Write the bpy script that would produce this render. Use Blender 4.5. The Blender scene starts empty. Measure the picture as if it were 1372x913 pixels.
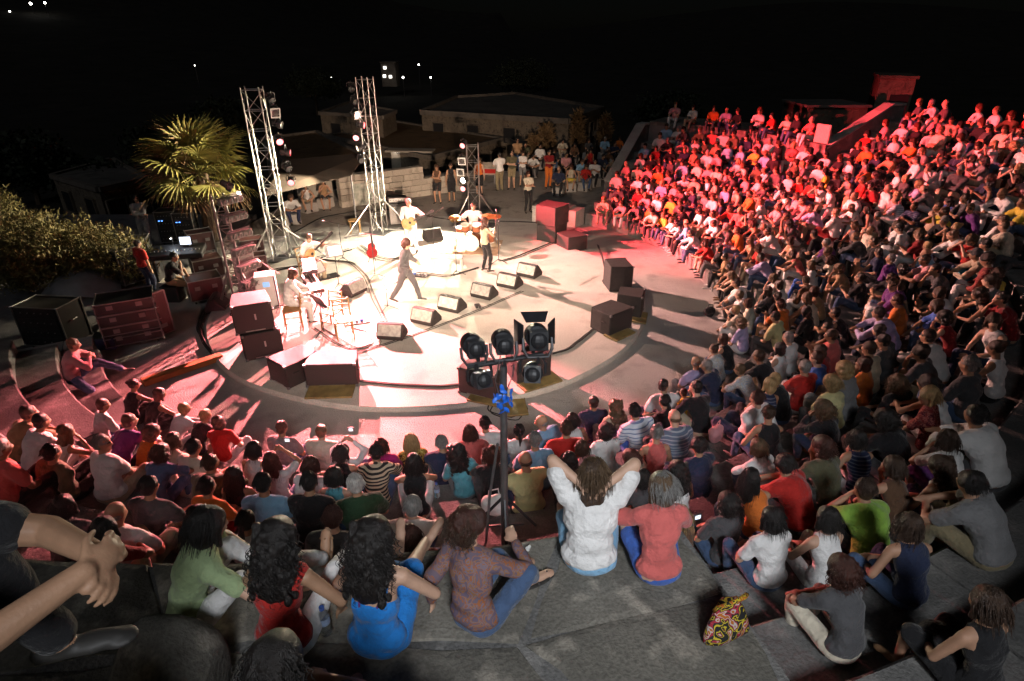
import bpy, bmesh, math, random
import numpy as np
from mathutils import Vector, Matrix, Euler, noise

random.seed(7)
RNG = np.random.default_rng(7)
SC = bpy.context.scene
COL = SC.collection
rad = math.radians

# ------------------------------------------------------------------ camera, sky, sun, exposure
CAM_H, PITCH, FPX = 6.4, rad(26.9), 800.0
cam = bpy.data.cameras.new('camera')
cam.sensor_width = 36.0
cam.lens = FPX / 1372.0 * 36.0
cam.clip_end = 2000.0
cam.clip_start = 0.05
cam_ob = bpy.data.objects.new('camera', cam)
COL.objects.link(cam_ob)
cam_ob.location = (0, 0, CAM_H)
cam_ob.rotation_euler = (math.pi / 2 - PITCH, 0, 0)
SC.camera = cam_ob

MOON_EL, MOON_AZ = rad(38), rad(200)
world = bpy.data.worlds.new('World')
SC.world = world
world.use_nodes = True
wn = world.node_tree
bgn = wn.nodes['Background']
sky = wn.nodes.new('ShaderNodeTexSky')
sky.sky_type = 'NISHITA'
sky.sun_disc = False
sky.sun_elevation = MOON_EL
sky.sun_rotation = MOON_AZ
wn.links.new(sky.outputs[0], bgn.inputs[0])
bgn.inputs[1].default_value = 0.0003
sun = bpy.data.lights.new('moon', 'SUN')
sun.energy = 0.14
sun.angle = rad(12)
sun.color = (0.95, 0.96, 1.0)
sun_ob = bpy.data.objects.new('moon', sun)
COL.objects.link(sun_ob)
sun_ob.rotation_euler = (math.pi / 2 - MOON_EL, 0, math.pi - MOON_AZ)

SC.view_settings.view_transform = 'Standard'
SC.view_settings.look = 'None'
SC.view_settings.gamma = 1.0
SC.view_settings.exposure = 0.0
SC.view_settings.use_curve_mapping = False
SC.render.engine = 'CYCLES'
SC.cycles.use_denoising = True
SC.cycles.max_bounces = 5
SC.cycles.diffuse_bounces = 3
SC.cycles.glossy_bounces = 2
SC.cycles.transmission_bounces = 4
SC.cycles.transparent_max_bounces = 6
SC.cycles.sample_clamp_indirect = 3.0
SC.cycles.blur_glossy = 1.0

# ------------------------------------------------------------------ helpers
_cp, _sp = math.cos(PITCH), math.sin(PITCH)

def at(px, py, z=0.0):
    """Point of the place at height z that stands on the sight line of a spot in the photograph."""
    u, v = (px - 686.0) / FPX, (py - 456.5) / FPX
    d = (u, _cp - v * _sp, -(_sp + v * _cp))
    t = (z - CAM_H) / d[2]
    return Vector((t * d[0], t * d[1], z))

def proj(P):
    P = np.asarray(P, float) - np.array([0, 0, CAM_H])
    zc = P[..., 1] * _cp - P[..., 2] * _sp
    yc = -P[..., 1] * _sp - P[..., 2] * _cp
    return 686 + FPX * P[..., 0] / zc, 456.5 + FPX * yc / zc

def rotz(a):
    return np.array([[math.cos(a), -math.sin(a), 0], [math.sin(a), math.cos(a), 0], [0, 0, 1.0]])

def frame(d, up=(0, 0, 1)):
    """3x3 whose columns are side, along d, up."""
    y = np.asarray(d, float); y = y / (np.linalg.norm(y) + 1e-9)
    up = np.asarray(up, float)
    x = np.cross(y, up)
    if np.linalg.norm(x) < 1e-4:
        x = np.cross(y, (1.0, 0, 0.1))
    x /= np.linalg.norm(x)
    z = np.cross(x, y)
    return np.stack([x, y, z], 1)

class MB:
    """Collects shapes and links them as one mesh object."""
    def __init__(self):
        self.v, self.f, self.m, self.n = [], [], [], 0
    def add(self, v, f, mi=0):
        v = np.asarray(v, float)
        self.v.append(v)
        self.f += [[i + self.n for i in q] for q in f]
        self.m += [mi] * len(f)
        self.n += len(v)
        return self
    def box(self, c, s, R=None, mi=0, taper=1.0):
        p = np.array([[x, y, z] for z in (-.5, .5) for y in (-.5, .5) for x in (-.5, .5)])
        p[4:, :2] *= taper
        p = p * np.asarray(s)
        if R is not None: p = p @ np.asarray(R).T
        return self.add(p + np.asarray(c), [(0, 2, 3, 1), (4, 5, 7, 6), (0, 1, 5, 4), (2, 6, 7, 3), (0, 4, 6, 2), (1, 3, 7, 5)], mi)
    def tube(self, pts, r, n=8, mi=0, caps=True):
        pts = [np.asarray(p, float) for p in pts]
        rs = r if hasattr(r, '__len__') else [r] * len(pts)
        v, f = [], []
        prev = None
        for i, p in enumerate(pts):
            a, b = pts[max(i - 1, 0)], pts[min(i + 1, len(pts) - 1)]
            F = frame(b - a, prev if prev is not None else (0, 0, 1))
            prev = F[:, 2]
            for k in range(n):
                t = 2 * math.pi * k / n
                v.append(p + rs[i] * (math.cos(t) * F[:, 0] + math.sin(t) * F[:, 2]))
        for i in range(len(pts) - 1):
            for k in range(n):
                k2 = (k + 1) % n
                f.append((i * n + k, (i + 1) * n + k, (i + 1) * n + k2, i * n + k2))
        if caps:
            f.append(tuple(range(n)))
            f.append(tuple(reversed(range((len(pts) - 1) * n, len(pts) * n))))
        return self.add(v, f, mi)
    def cyl(self, a, b, r0, r1=None, n=10, mi=0):
        return self.tube([a, b], [r0, r0 if r1 is None else r1], n, mi)
    def lathe(self, prof, c=(0, 0, 0), R=None, n=16, mi=0):
        """prof: list of (radius, height) turned about local Z."""
        v, f = [], []
        for r, h in prof:
            for k in range(n):
                t = 2 * math.pi * k / n
                v.append((r * math.cos(t), r * math.sin(t), h))
        for i in range(len(prof) - 1):
            for k in range(n):
                k2 = (k + 1) % n
                f.append((i * n + k, i * n + k2, (i + 1) * n + k2, (i + 1) * n + k))
        f.append(tuple(reversed(range(n))))
        f.append(tuple(range((len(prof) - 1) * n, len(prof) * n)))
        v = np.array(v)
        if R is not None: v = v @ np.asarray(R).T
        return self.add(v + np.asarray(c), f, mi)
    def prism(self, poly, h0, h1, M=None, mi=0):
        """poly in local XY, pushed from h0 to h1 along local Z, then turned by M (4x4)."""
        n = len(poly)
        v = np.array([[x, y, h0] for x, y in poly] + [[x, y, h1] for x, y in poly])
        f = [tuple(reversed(range(n))), tuple(range(n, 2 * n))] + [(i, (i + 1) % n, n + (i + 1) % n, n + i) for i in range(n)]
        if M is not None:
            M = np.asarray(M)
            v = v @ M[:3, :3].T + M[:3, 3]
        return self.add(v, f, mi)
    def ell(self, c, r, R=None, n=10, mi=0):
        v, f = [], []
        m = max(5, n * 2 // 3)
        for i in range(1, m):
            a = math.pi * i / m
            for k in range(n):
                t = 2 * math.pi * k / n
                v.append((math.sin(a) * math.cos(t), math.sin(a) * math.sin(t), math.cos(a)))
        v.append((0, 0, 1)); v.append((0, 0, -1))
        for i in range(m - 2):
            for k in range(n):
                k2 = (k + 1) % n
                f.append((i * n + k, (i + 1) * n + k, (i + 1) * n + k2, i * n + k2))
        T, B = (m - 1) * n, (m - 1) * n + 1
        for k in range(n):
            k2 = (k + 1) % n
            f.append((T, k, k2)); f.append((B, (m - 2) * n + k2, (m - 2) * n + k))
        v = np.array(v) * np.asarray(r)
        if R is not None: v = v @ np.asarray(R).T
        return self.add(v + np.asarray(c), f, mi)
    def cap(self, a, b, r0, r1, n=10, mi=0):
        """Tapered capsule."""
        a, b = np.asarray(a, float), np.asarray(b, float)
        d = b - a
        L = np.linalg.norm(d) + 1e-9
        d = d / L
        pts, rs = [], []
        for t in (-.95, -.6, -.3):
            pts.append(a + d * r0 * t); rs.append(r0 * math.sqrt(1 - t * t))
        pts += [a, b]; rs += [r0, r1]
        for t in (.3, .6, .95):
            pts.append(b + d * r1 * t); rs.append(r1 * math.sqrt(1 - t * t))
        return self.tube(pts, rs, n, mi)
    def mesh(self, name, bevel=0, smooth=False):
        me = bpy.data.meshes.new(name)
        me.from_pydata(np.concatenate(self.v).tolist() if self.v else [], [], self.f)
        if any(self.m):
            me.polygons.foreach_set('material_index', self.m)
        if bevel:
            bm = bmesh.new(); bm.from_mesh(me)
            bmesh.ops.bevel(bm, geom=bm.edges[:], offset=bevel, segments=1, affect='EDGES', profile=.6, clamp_overlap=True)
            bm.to_mesh(me); bm.free()
        if smooth:
            me.polygons.foreach_set('use_smooth', [True] * len(me.polygons))
        me.update()
        return me
    def build(self, name, mat, parent=None, bevel=0, smooth=False):
        me = self.mesh(name, bevel, smooth)
        return link(name, me, mat, parent)

def link(name, me, mat, parent=None):
    if mat is not None and len(me.materials) == 0:
        for m in (mat if isinstance(mat, (list, tuple)) else [mat]):
            me.materials.append(m)
    o = bpy.data.objects.new(name, me)
    COL.objects.link(o)
    if parent is not None: o.parent = parent
    return o

def empty(name, loc=(0, 0, 0), rz=0.0):
    o = bpy.data.objects.new(name, None)
    COL.objects.link(o)
    o.empty_display_size = .1
    o.location = loc
    o.rotation_euler = (0, 0, rz)
    return o

def tag(o, label=None, cat=None, group=None, kind=None):
    if label: o['label'] = label
    if cat: o['category'] = cat
    if group: o['group'] = group
    if kind: o['kind'] = kind
    return o

def thing(name, label, cat, loc=(0, 0, 0), rz=0.0, group=None):
    return tag(empty(name, loc, rz), label, cat, group)

def clone(o, parent=None):
    c = o.copy()
    COL.objects.link(c)
    c.parent = parent
    for ch in list(o.children):
        clone(ch, c)
    return c

# ------------------------------------------------------------------ materials
MATS = {}
def mat(name, col, rough=.8, var=.15, scale=8.0, bump=0.0, bscale=40.0, metal=0.0, col2=None, spec=.5, detail=4.0, coord='Object', emit=None, estr=0.0, sheen=0.0):
    if name in MATS: return MATS[name]
    m = bpy.data.materials.new(name)
    m.use_nodes = True
    nt = m.node_tree
    b = nt.nodes['Principled BSDF']
    b.inputs['Roughness'].default_value = rough
    b.inputs['Metallic'].default_value = metal
    b.inputs['Specular IOR Level'].default_value = spec
    if sheen: b.inputs['Sheen Weight'].default_value = sheen
    tc = nt.nodes.new('ShaderNodeTexCoord')
    c1 = tuple(max(0, min(1, x * (1 - var))) for x in col) + (1,)
    c2 = tuple(max(0, min(1, x * (1 + var))) for x in (col2 or col)) + (1,)
    if var > 0 or col2:
        nz = nt.nodes.new('ShaderNodeTexNoise')
        nz.inputs['Scale'].default_value = scale
        nz.inputs['Detail'].default_value = detail
        nt.links.new(tc.outputs[coord], nz.inputs['Vector'])
        rp = nt.nodes.new('ShaderNodeValToRGB')
        rp.color_ramp.elements[0].position = .3
        rp.color_ramp.elements[1].position = .7
        rp.color_ramp.elements[0].color = c1
        rp.color_ramp.elements[1].color = c2
        nt.links.new(nz.outputs['Fac'], rp.inputs[0])
        nt.links.new(rp.outputs[0], b.inputs['Base Color'])
    else:
        b.inputs['Base Color'].default_value = tuple(col) + (1,)
    if bump:
        nb = nt.nodes.new('ShaderNodeTexNoise')
        nb.inputs['Scale'].default_value = bscale
        nb.inputs['Detail'].default_value = 5
        nt.links.new(tc.outputs[coord], nb.inputs['Vector'])
        bp = nt.nodes.new('ShaderNodeBump')
        bp.inputs['Strength'].default_value = bump
        bp.inputs['Distance'].default_value = .02
        nt.links.new(nb.outputs['Fac'], bp.inputs['Height'])
        nt.links.new(bp.outputs[0], b.inputs['Normal'])
    if emit is not None:
        b.inputs['Emission Color'].default_value = tuple(emit) + (1,)
        b.inputs['Emission Strength'].default_value = estr
    MATS[name] = m
    return m

def stone_mat(name, c1, c2, c3, vscale=1.2, bump=.5, rough=.9):
    """Weathered concrete / schist: broad stains, patches of veins, fine grit."""
    if name in MATS: return MATS[name]
    m = bpy.data.materials.new(name); m.use_nodes = True
    nt = m.node_tree; b = nt.nodes['Principled BSDF']
    b.inputs['Roughness'].default_value = rough
    b.inputs['Specular IOR Level'].default_value = .25
    tc = nt.nodes.new('ShaderNodeTexCoord')
    gm = nt.nodes.new('ShaderNodeNewGeometry')
    def nz(s, d, dist=0.0):
        n = nt.nodes.new('ShaderNodeTexNoise')
        n.inputs['Scale'].default_value = s; n.inputs['Detail'].default_value = d; n.inputs['Distortion'].default_value = dist
        nt.links.new(gm.outputs['Position'], n.inputs['Vector'])
        return n
    n1, n2, n3 = nz(vscale, 7, .2), nz(vscale * 3.1, 8, 0), nz(46, 4)
    r1 = nt.nodes.new('ShaderNodeValToRGB')
    e = r1.color_ramp.elements
    e[0].position, e[0].color = .3, tuple(c1) + (1,)
    e[1].position, e[1].color = .7, tuple(c2) + (1,)
    nt.links.new(n1.outputs['Fac'], r1.inputs[0])
    r2 = nt.nodes.new('ShaderNodeValToRGB')
    r2.color_ramp.elements[0].position, r2.color_ramp.elements[1].position = .54, .68
    nt.links.new(n2.outputs['Fac'], r2.inputs[0])
    mx = nt.nodes.new('ShaderNodeMix'); mx.data_type = 'RGBA'
    mx.inputs['B'].default_value = tuple(c3) + (1,)
    nt.links.new(r2.outputs[0], mx.inputs['Factor']); nt.links.new(r1.outputs[0], mx.inputs['A'])
    mg = nt.nodes.new('ShaderNodeMix'); mg.data_type = 'RGBA'; mg.blend_type = 'MULTIPLY'
    mg.inputs['Factor'].default_value = .55
    r3 = nt.nodes.new('ShaderNodeValToRGB')
    r3.color_ramp.elements[0].position, r3.color_ramp.elements[0].color = .3, (.45, .45, .45, 1)
    r3.color_ramp.elements[1].position = .6
    nt.links.new(n3.outputs['Fac'], r3.inputs[0])
    nt.links.new(mx.outputs['Result'], mg.inputs['A']); nt.links.new(r3.outputs[0], mg.inputs['B'])
    oi = nt.nodes.new('ShaderNodeObjectInfo')
    mr = nt.nodes.new('ShaderNodeMapRange'); mr.inputs['To Min'].default_value = .78; mr.inputs['To Max'].default_value = 1.18
    nt.links.new(oi.outputs['Random'], mr.inputs['Value'])
    hs = nt.nodes.new('ShaderNodeHueSaturation'); nt.links.new(mr.outputs[0], hs.inputs['Value']); nt.links.new(mg.outputs['Result'], hs.inputs['Color'])
    nt.links.new(hs.outputs[0], b.inputs['Base Color'])
    ad = nt.nodes.new('ShaderNodeMath'); ad.operation = 'ADD'
    ml = nt.nodes.new('ShaderNodeMath'); ml.operation = 'MULTIPLY'; ml.inputs[1].default_value = 2.2
    nt.links.new(n2.outputs['Fac'], ml.inputs[0]); nt.links.new(ml.outputs[0], ad.inputs[0]); nt.links.new(n3.outputs['Fac'], ad.inputs[1])
    bp = nt.nodes.new('ShaderNodeBump'); bp.inputs['Strength'].default_value = bump; bp.inputs['Distance'].default_value = .02
    nt.links.new(ad.outputs[0], bp.inputs['Height']); nt.links.new(bp.outputs[0], b.inputs['Normal'])
    MATS[name] = m
    return m

M_PLASTER = stone_mat('stage_plaster', (.56, .53, .48), (.64, .61, .56), (.50, .47, .43), .6, .25)
M_RING = stone_mat('orchestra_gravel', (.52, .50, .48), (.62, .60, .57), (.44, .42, .40), .5, 1.4)
M_STONE = stone_mat('seat_stone', (.15, .148, .145), (.22, .215, .205), (.29, .28, .265), 1.1, .6)
M_FLAG = stone_mat('flag_stone', (.115, .108, .094), (.20, .187, .160), (.34, .31, .26), 1.5, .5)
M_CAP = stone_mat('coping_plaster', (.42, .40, .38), (.5, .48, .46), (.34, .32, .31), 1.0, .4)
M_EARTH = stone_mat('dark_earth', (.025, .023, .02), (.045, .04, .033), (.02, .022, .014), .15, .5)
M_PLAZA = stone_mat('plaza_paving', (.36, .33, .30), (.46, .42, .38), (.27, .25, .23), .7, .5)
M_YARD = stone_mat('yard_concrete', (.13, .13, .14), (.19, .185, .19), (.10, .10, .105), .8, .7)
# ------------------------------------------------------------------ the theatre: stage, orchestra, tiers
CX, CY = -2.17, 15.36
ST_R, ST_Z = 5.8, .09
TH0, TH1, TH1U = -149.0, 55.0, 22.0     # wing ends (degrees), lower and upper tiers
RISE, DEPTH, NROW = .285, .66, 7
Z0 = .44
THS = -74.4                              # where the raised walkway ends on the near side
WZ = 3.25                                # walkway level; row 20 stands for its edge, 21.. for the tiers above it
def R0(th):
    t = min(max((th - 0.0) / 50.0, 0), 1)
    return 7.8 + .85 * t * t * (3 - 2 * t)
def row_z(k):
    return Z0 + RISE * k if k < 20 else WZ + .45 * (k - 20)
def row_r(k, th):
    return R0(th) + DEPTH * k if k < 20 else R0(th) + 4.65 + (.66 if th > 10 else 0) if k == 20 else R0(th) + 6.05 + .75 * (k - 21)
def pol(r, th, z=0.0):
    return np.array([CX + r * math.cos(rad(th)), CY + r * math.sin(rad(th)), z])

def sheet(name, pts, z, m, n=1):
    b = MB(); b.add([(x, y, z) for x, y in pts], [tuple(range(len(pts)))])
    o = b.build(name, m); tag(o, kind='structure'); return o

# ground reaching past everything: one sheet, gently rolling into hills
def build_ground():
    xs = np.linspace(-420, 420, 71); ys = np.linspace(-120, 700, 71)
    v, f = [], []
    for y in ys:
        for x in xs:
            d = math.hypot(x - CX, y - CY)
            z = -.9 - min(max((d - 14) / 30, 0), 1) * 2.6
            far = max(0, (d - 110) / 300)
            z += 34 * far ** 1.3 * (.55 + .45 * math.sin(x * .011 + 1.9) * math.cos(y * .006)) * (1.25 if x < 0 else .55)
            z += 1.2 * noise.noise(Vector((x * .03, y * .03, 0)))
            v.append((x, y, z))
    n = len(xs)
    for j in range(len(ys) - 1):
        for i in range(n - 1):
            a = j * n + i
            f.append((a, a + 1, a + n + 1, a + n))
    return tag(MB().add(v, f).build('ground', M_EARTH, smooth=True), 'dark hillside and village ground under the night sky', kind='structure')
build_ground()

def disc(name, r, z0, z1, m, n=96, rin=0.0, lip=.0):
    b = MB(); v = []; f = []
    prof = [(r + .0, z0), (r, z1 - lip), (r - lip, z1)]
    rr = r - lip
    while rr > rin + .4:
        rr -= .9
        if rr > rin + .05: prof.append((rr, z1))
    prof.append((max(rin, .01), z1))
    for q, h in prof:
        for k in range(n):
            t = 2 * math.pi * k / n
            w = 1 + (.004 * math.sin(5 * t) + .003 * math.sin(11 * t + 1) if q > rin + .5 else 0)
            v.append((CX + q * w * math.cos(t), CY + q * w * math.sin(t), h))
    for i in range(len(prof) - 1):
        for k in range(n):
            k2 = (k + 1) % n
            f.append((i * n + k, i * n + k2, (i + 1) * n + k2, (i + 1) * n + k))
    b.add(v, f)
    return b.build(name, m, smooth=False)

# paved plaza (behind the stage) and the orchestra ring
pz = MB()
plz = [(-6.9, 10.1), (-2, 6.0), (5.5, 6.0), (8, 24), (6.2, 32.5), (-3, 33.0), (-9.5, 27.5), (-10.5, 19.5), (-8.2, 15.5), (-7.6, 12.0)]
pz.prism(plz, -.6, -.012)
tag(pz.build('plaza', M_PLAZA), 'pale paved plaza behind the round stage', kind='structure')
yd = MB()
yd.prism([(-7.3, 11.2), (-17, 10.0), (-22, 14), (-21, 24), (-10.4, 24), (-10.0, 19.5), (-8.0, 15.5)], -.7, -.018)
tag(yd.build('yard', M_YARD), 'dark grey concrete yard with the sound equipment', kind='structure')
ring = disc('orchestra_floor', 8.3, -.3, .0, M_RING, rin=5.2)
tag(ring, 'rough gravel ring floor around the stage', kind='structure')
stage = disc('stage_platform', ST_R, -.2, ST_Z, M_PLASTER, lip=.05)
tag(stage, 'round pale plastered stage platform', kind='structure')

# tiers: every seat row is cut into stone blocks with recessed joints
tiers = tag(empty('seating_tiers', (0, 0, 0)), 'curved grey stone seating tiers of the theatre', kind='structure')
_rr = random.Random(3)
def block(name, r0f, r1f, ta, tb, zlo, zhi, m, parent, jit=.012, seg=3.0, edge=.025):
    n = max(2, int((tb - ta) / seg) + 1)
    dz = _rr.uniform(-jit, jit); dr = _rr.uniform(-jit, jit)
    v, f = [], []
    for i in range(n + 1):
        th = ta + (tb - ta) * i / n
        w = .014 * noise.noise(Vector((th * .9, zhi * 3, 1)))
        a, b2 = r0f(th) + dr + w, r1f(th)
        z = zhi + dz + .01 * noise.noise(Vector((th * .7, zhi * 5, 7)))
        for r, h in ((a + .01, zlo), (a, z - edge), (a + edge, z), (b2, z), (b2, zlo)):
            v.append(pol(r, th, h))
    for i in range(n):
        for k in range(5):
            k2 = (k + 1) % 5
            f.append((i * 5 + k, i * 5 + k2, (i + 1) * 5 + k2, (i + 1) * 5 + k))
    f.append((0, 4, 3, 2, 1)); e = n * 5
    f.append((e, e + 1, e + 2, e + 3, e + 4))
    o = MB().add(v, f).build(name, m, parent)
    return o
def seat_row(k, ta, tb, ext=.06):
    th = ta
    while th < tb - .5:
        L = _rr.uniform(1.3, 2.3) / row_r(k, th) * 57.3
        te = min(th + L, tb)
        if tb - te < 2: te = tb
        block('seat_block', lambda t: row_r(k, t), lambda t: row_r(k, t) + (DEPTH if k < 20 else .75) + ext, th + .05, te - .05, row_z(k) - .55, row_z(k), M_STONE, tiers)
        th = te
for k in range(NROW): seat_row(k, TH0, TH1)
for k in range(7, 13): seat_row(k, THS + .4, TH1 if k == 7 else TH1U, 1.4 if k == 12 else .06)
for k in range(21, 24): seat_row(k, TH0, -82.0, 1.2 if k == 23 else .06)
# the raised walkway: irregular flagstones over a retaining wall
def arc_solid(name, rin, rout, z0, z1, ta, tb, m, parent=None, n=60):
    v, f = [], []
    for i in range(n + 1):
        th = ta + (tb - ta) * i / n
        for r, h in ((rin(th), z0), (rin(th), z1), (rout(th), z1), (rout(th), z0)):
            v.append(pol(r, th, h))
    for i in range(n):
        for k in range(4):
            k2 = (k + 1) % 4
            f.append((i * 4 + k, i * 4 + k2, (i + 1) * 4 + k2, (i + 1) * 4 + k))
    f.append((0, 3, 2, 1)); e = n * 4; f.append((e, e + 1, e + 2, e + 3))
    return MB().add(v, f).build(name, m, parent)
for ta, tb, lab in ((TH0, THS, 'raised grey stone walkway in the foreground'), (TH1U, TH1, 'raised stone walkway rimming the far wing')):
    walk = arc_solid('walkway', lambda t: row_r(20, t) + .03, lambda t: R0(t) + (8.6 if tb < 0 else 7.2), 1.5, WZ - .015, ta, tb, M_STONE)
    tag(walk, lab, kind='structure')
    # irregular flags: a jittered net of corners, every cell a stone of its own with an open joint round it
    nr, width = (4, 2.9) if tb < 0 else (2, 2.4)
    na = max(4, int((tb - ta) / (5.2 if tb < 0 else 6.0)))
    net = [[(i / nr * width + (_rr.uniform(-.16, .16) if 0 < i < nr else 0), ta + (tb - ta) * j / na + (_rr.uniform(-1.5, 1.5) if 0 < j < na else 0)) for j in range(na + 1)] for i in range(nr + 1)]
    for i in range(nr):
        for j in range(na):
            cs = [net[i][j], net[i][j + 1], net[i + 1][j + 1], net[i + 1][j]]
            P = [pol(row_r(20, t) + r, t) for r, t in cs]
            # midpoints make each stone's outline uneven
            Q = []
            for a, b2 in zip(P, P[1:] + P[:1]):
                Q.append(a)
                for fr in (.33, .66):
                    m = a + (b2 - a) * fr; nn = np.array([-(b2 - a)[1], (b2 - a)[0], 0]) * .035
                    Q.append(m + nn * noise.noise(Vector((m * 3).tolist())) * 2.0)
            c = sum(Q) / len(Q)
            dz = _rr.uniform(-.012, .010); tx, ty = _rr.uniform(-.014, .014), _rr.uniform(-.014, .014)
            v = []
            for sh, h in ((.014, -.14), (.014, -.024), (.030, -.004), (.09, .004)):
                for q in Q:
                    d = c - q; L = np.linalg.norm(d)
                    w = q + d / L * sh
                    zz = WZ + h + dz + (w[0] - c[0]) * tx + (w[1] - c[1]) * ty + (.012 * noise.noise(Vector((w * 4).tolist())) if h > -.1 else 0)
                    v.append((w[0], w[1], zz))
            n = len(Q); f = []
            for k in range(3):
                for q in range(n): f.append((k * n + q, k * n + (q + 1) % n, (k + 1) * n + (q + 1) % n, (k + 1) * n + q))
            v.append((c[0], c[1], WZ + dz + .006)); e = len(v) - 1
            for q in range(n): f.append((3 * n + q, 3 * n + (q + 1) % n, e))
            MB().add(v, f).build('flagstone', M_FLAG, walk)
# earth bank outside the top tier
bank = MB(); v = []; f = []
NB = 64
for i in range(NB + 1):
    th = TH0 - 8 + (TH1U + 8 - TH0) * i / NB
    for r, z in ((15.9 + R0(th) - 7.8, 3.3), (17.6 + R0(th) - 7.8, 3.9), (22, 3.0), (34, -3.4)):
        v.append(pol(r, th, z + .2 * noise.noise(Vector((th * .2, r * .3, 0)))))
for i in range(NB):
    for k in range(3):
        f.append((i * 4 + k, i * 4 + k + 1, (i + 1) * 4 + k + 1, (i + 1) * 4 + k))
tag(bank.add(v, f).build('earth_bank', M_EARTH, smooth=True), 'dark earth bank behind the top tier', kind='structure')

# wing walls: sloping copings at the two open ends
def wing(name, label, th, r0, r1, z0, z1, width=.55, base=-.5, side=1, flat=0.0, m=None):
    root = thing(name, label, 'wall', (0, 0, 0))
    N = 8
    a, b2 = pol(r0, th), pol(r1, th)
    d = (b2 - a); d /= np.linalg.norm(d); s = np.array([-d[1], d[0], 0]) * side
    body = MB(); v = []
    L = np.linalg.norm(b2 - a)
    prof = [(0, base), (0, z0), (L - flat, z1), (L, z1), (L, base)]
    for w in (0, width):
        for x, z in prof:
            v.append(a + d * x + s * w + np.array([0, 0, z]))
    n = len(prof)
    f = [tuple(range(n)), tuple(reversed(range(n, 2 * n)))] + [(i, n + i, n + (i + 1) % n, (i + 1) % n) for i in range(n)]
    body.add(v, f)
    body.build('wall_body', M_STONE, root)
    seg = 6
    for i in range(seg):
        c = MB()
        x0, x1 = (L - flat) * i / seg + .006, (L - flat) * (i + 1) / seg - .006
        zz = lambda x: z0 + (z1 - z0) * x / (L - flat)
        v = [a + d * x + s * w + np.array([0, 0, zz(x) + h]) for x in (x0, x1) for w in (-.04, width + .04) for h in (.004, .07)]
        c.add(v, [(0, 1, 3, 2), (4, 6, 7, 5), (0, 4, 5, 1), (2, 3, 7, 6), (1, 5, 7, 3), (0, 2, 6, 4)])
        c.build('coping_stone', M_CAP, root)
    if flat > .1:
        c = MB()
        v = [a + d * x + s * w + np.array([0, 0, z1 + h]) for x in (L - flat + .006, L) for w in (-.04, width + .04) for h in (.004, .07)]
        c.add(v, [(0, 1, 3, 2), (4, 6, 7, 5), (0, 4, 5, 1), (2, 3, 7, 6), (1, 5, 7, 3), (0, 2, 6, 4)])
        c.build('coping_stone', M_CAP, root)
    return root
wing('wing_wall', 'sloping stone wall ending the lower tiers at the far wing, red-lit coping', TH1 + .15, R0(55) + 2.2, R0(55) + 5.5, 1.2, WZ - .15, .34, flat=.6)
wing('wing_wall', 'sloping stone wall ending the upper tiers, pink coping rising to the top', TH1U + .15, R0(22) + 5.4, R0(22) + 8.6, 3.1, 4.35, .32, flat=.6)
wing('wing_wall', 'low stone ledge ending the tiers beside the sound yard', TH0 - .1, 7.9, 11.5, .48, .5, .5, side=-1, flat=.4)
wl = thing('bench_wall', 'low curved stone bench wall at the open end of the far wing', 'wall')
for i in range(5):
    t0, t1 = 55.6 + i * 2.6, 58.1 + i * 2.6
    block('stone_block', lambda t: 8.05, lambda t: 8.75, t0, t1, -.1, .62 + .05 * (i % 2), M_CAP, wl)
# kerb of the seating on the near left, with an orange timber on it
# ------------------------------------------------------------------ people
def nrm(v):
    v = np.asarray(v, float); return v / (np.linalg.norm(v) + 1e-9)
def ik(a, t, l1, l2, pole):
    a, t = np.asarray(a, float), np.asarray(t, float)
    d = t - a; L = np.linalg.norm(d)
    if L > (l1 + l2) * .995:
        t = a + d / L * (l1 + l2) * .995; d = t - a; L = np.linalg.norm(d)
    if L < abs(l1 - l2) + .03:
        t = a + d / (L + 1e-9) * (abs(l1 - l2) + .03); d = t - a; L = np.linalg.norm(d)
    x = (l1 * l1 - l2 * l2 + L * L) / (2 * L)
    h = math.sqrt(max(l1 * l1 - x * x, 0))
    u = d / L
    p = np.asarray(pole, float); p = p - u * p.dot(u)
    return a + u * x + nrm(p) * h, t

def Rx(a): c, s = math.cos(a), math.sin(a); return np.array([[1, 0, 0], [0, c, -s], [0, s, c]])
def Ry(a): c, s = math.cos(a), math.sin(a); return np.array([[c, 0, s], [0, 1, 0], [-s, 0, c]])

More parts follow.
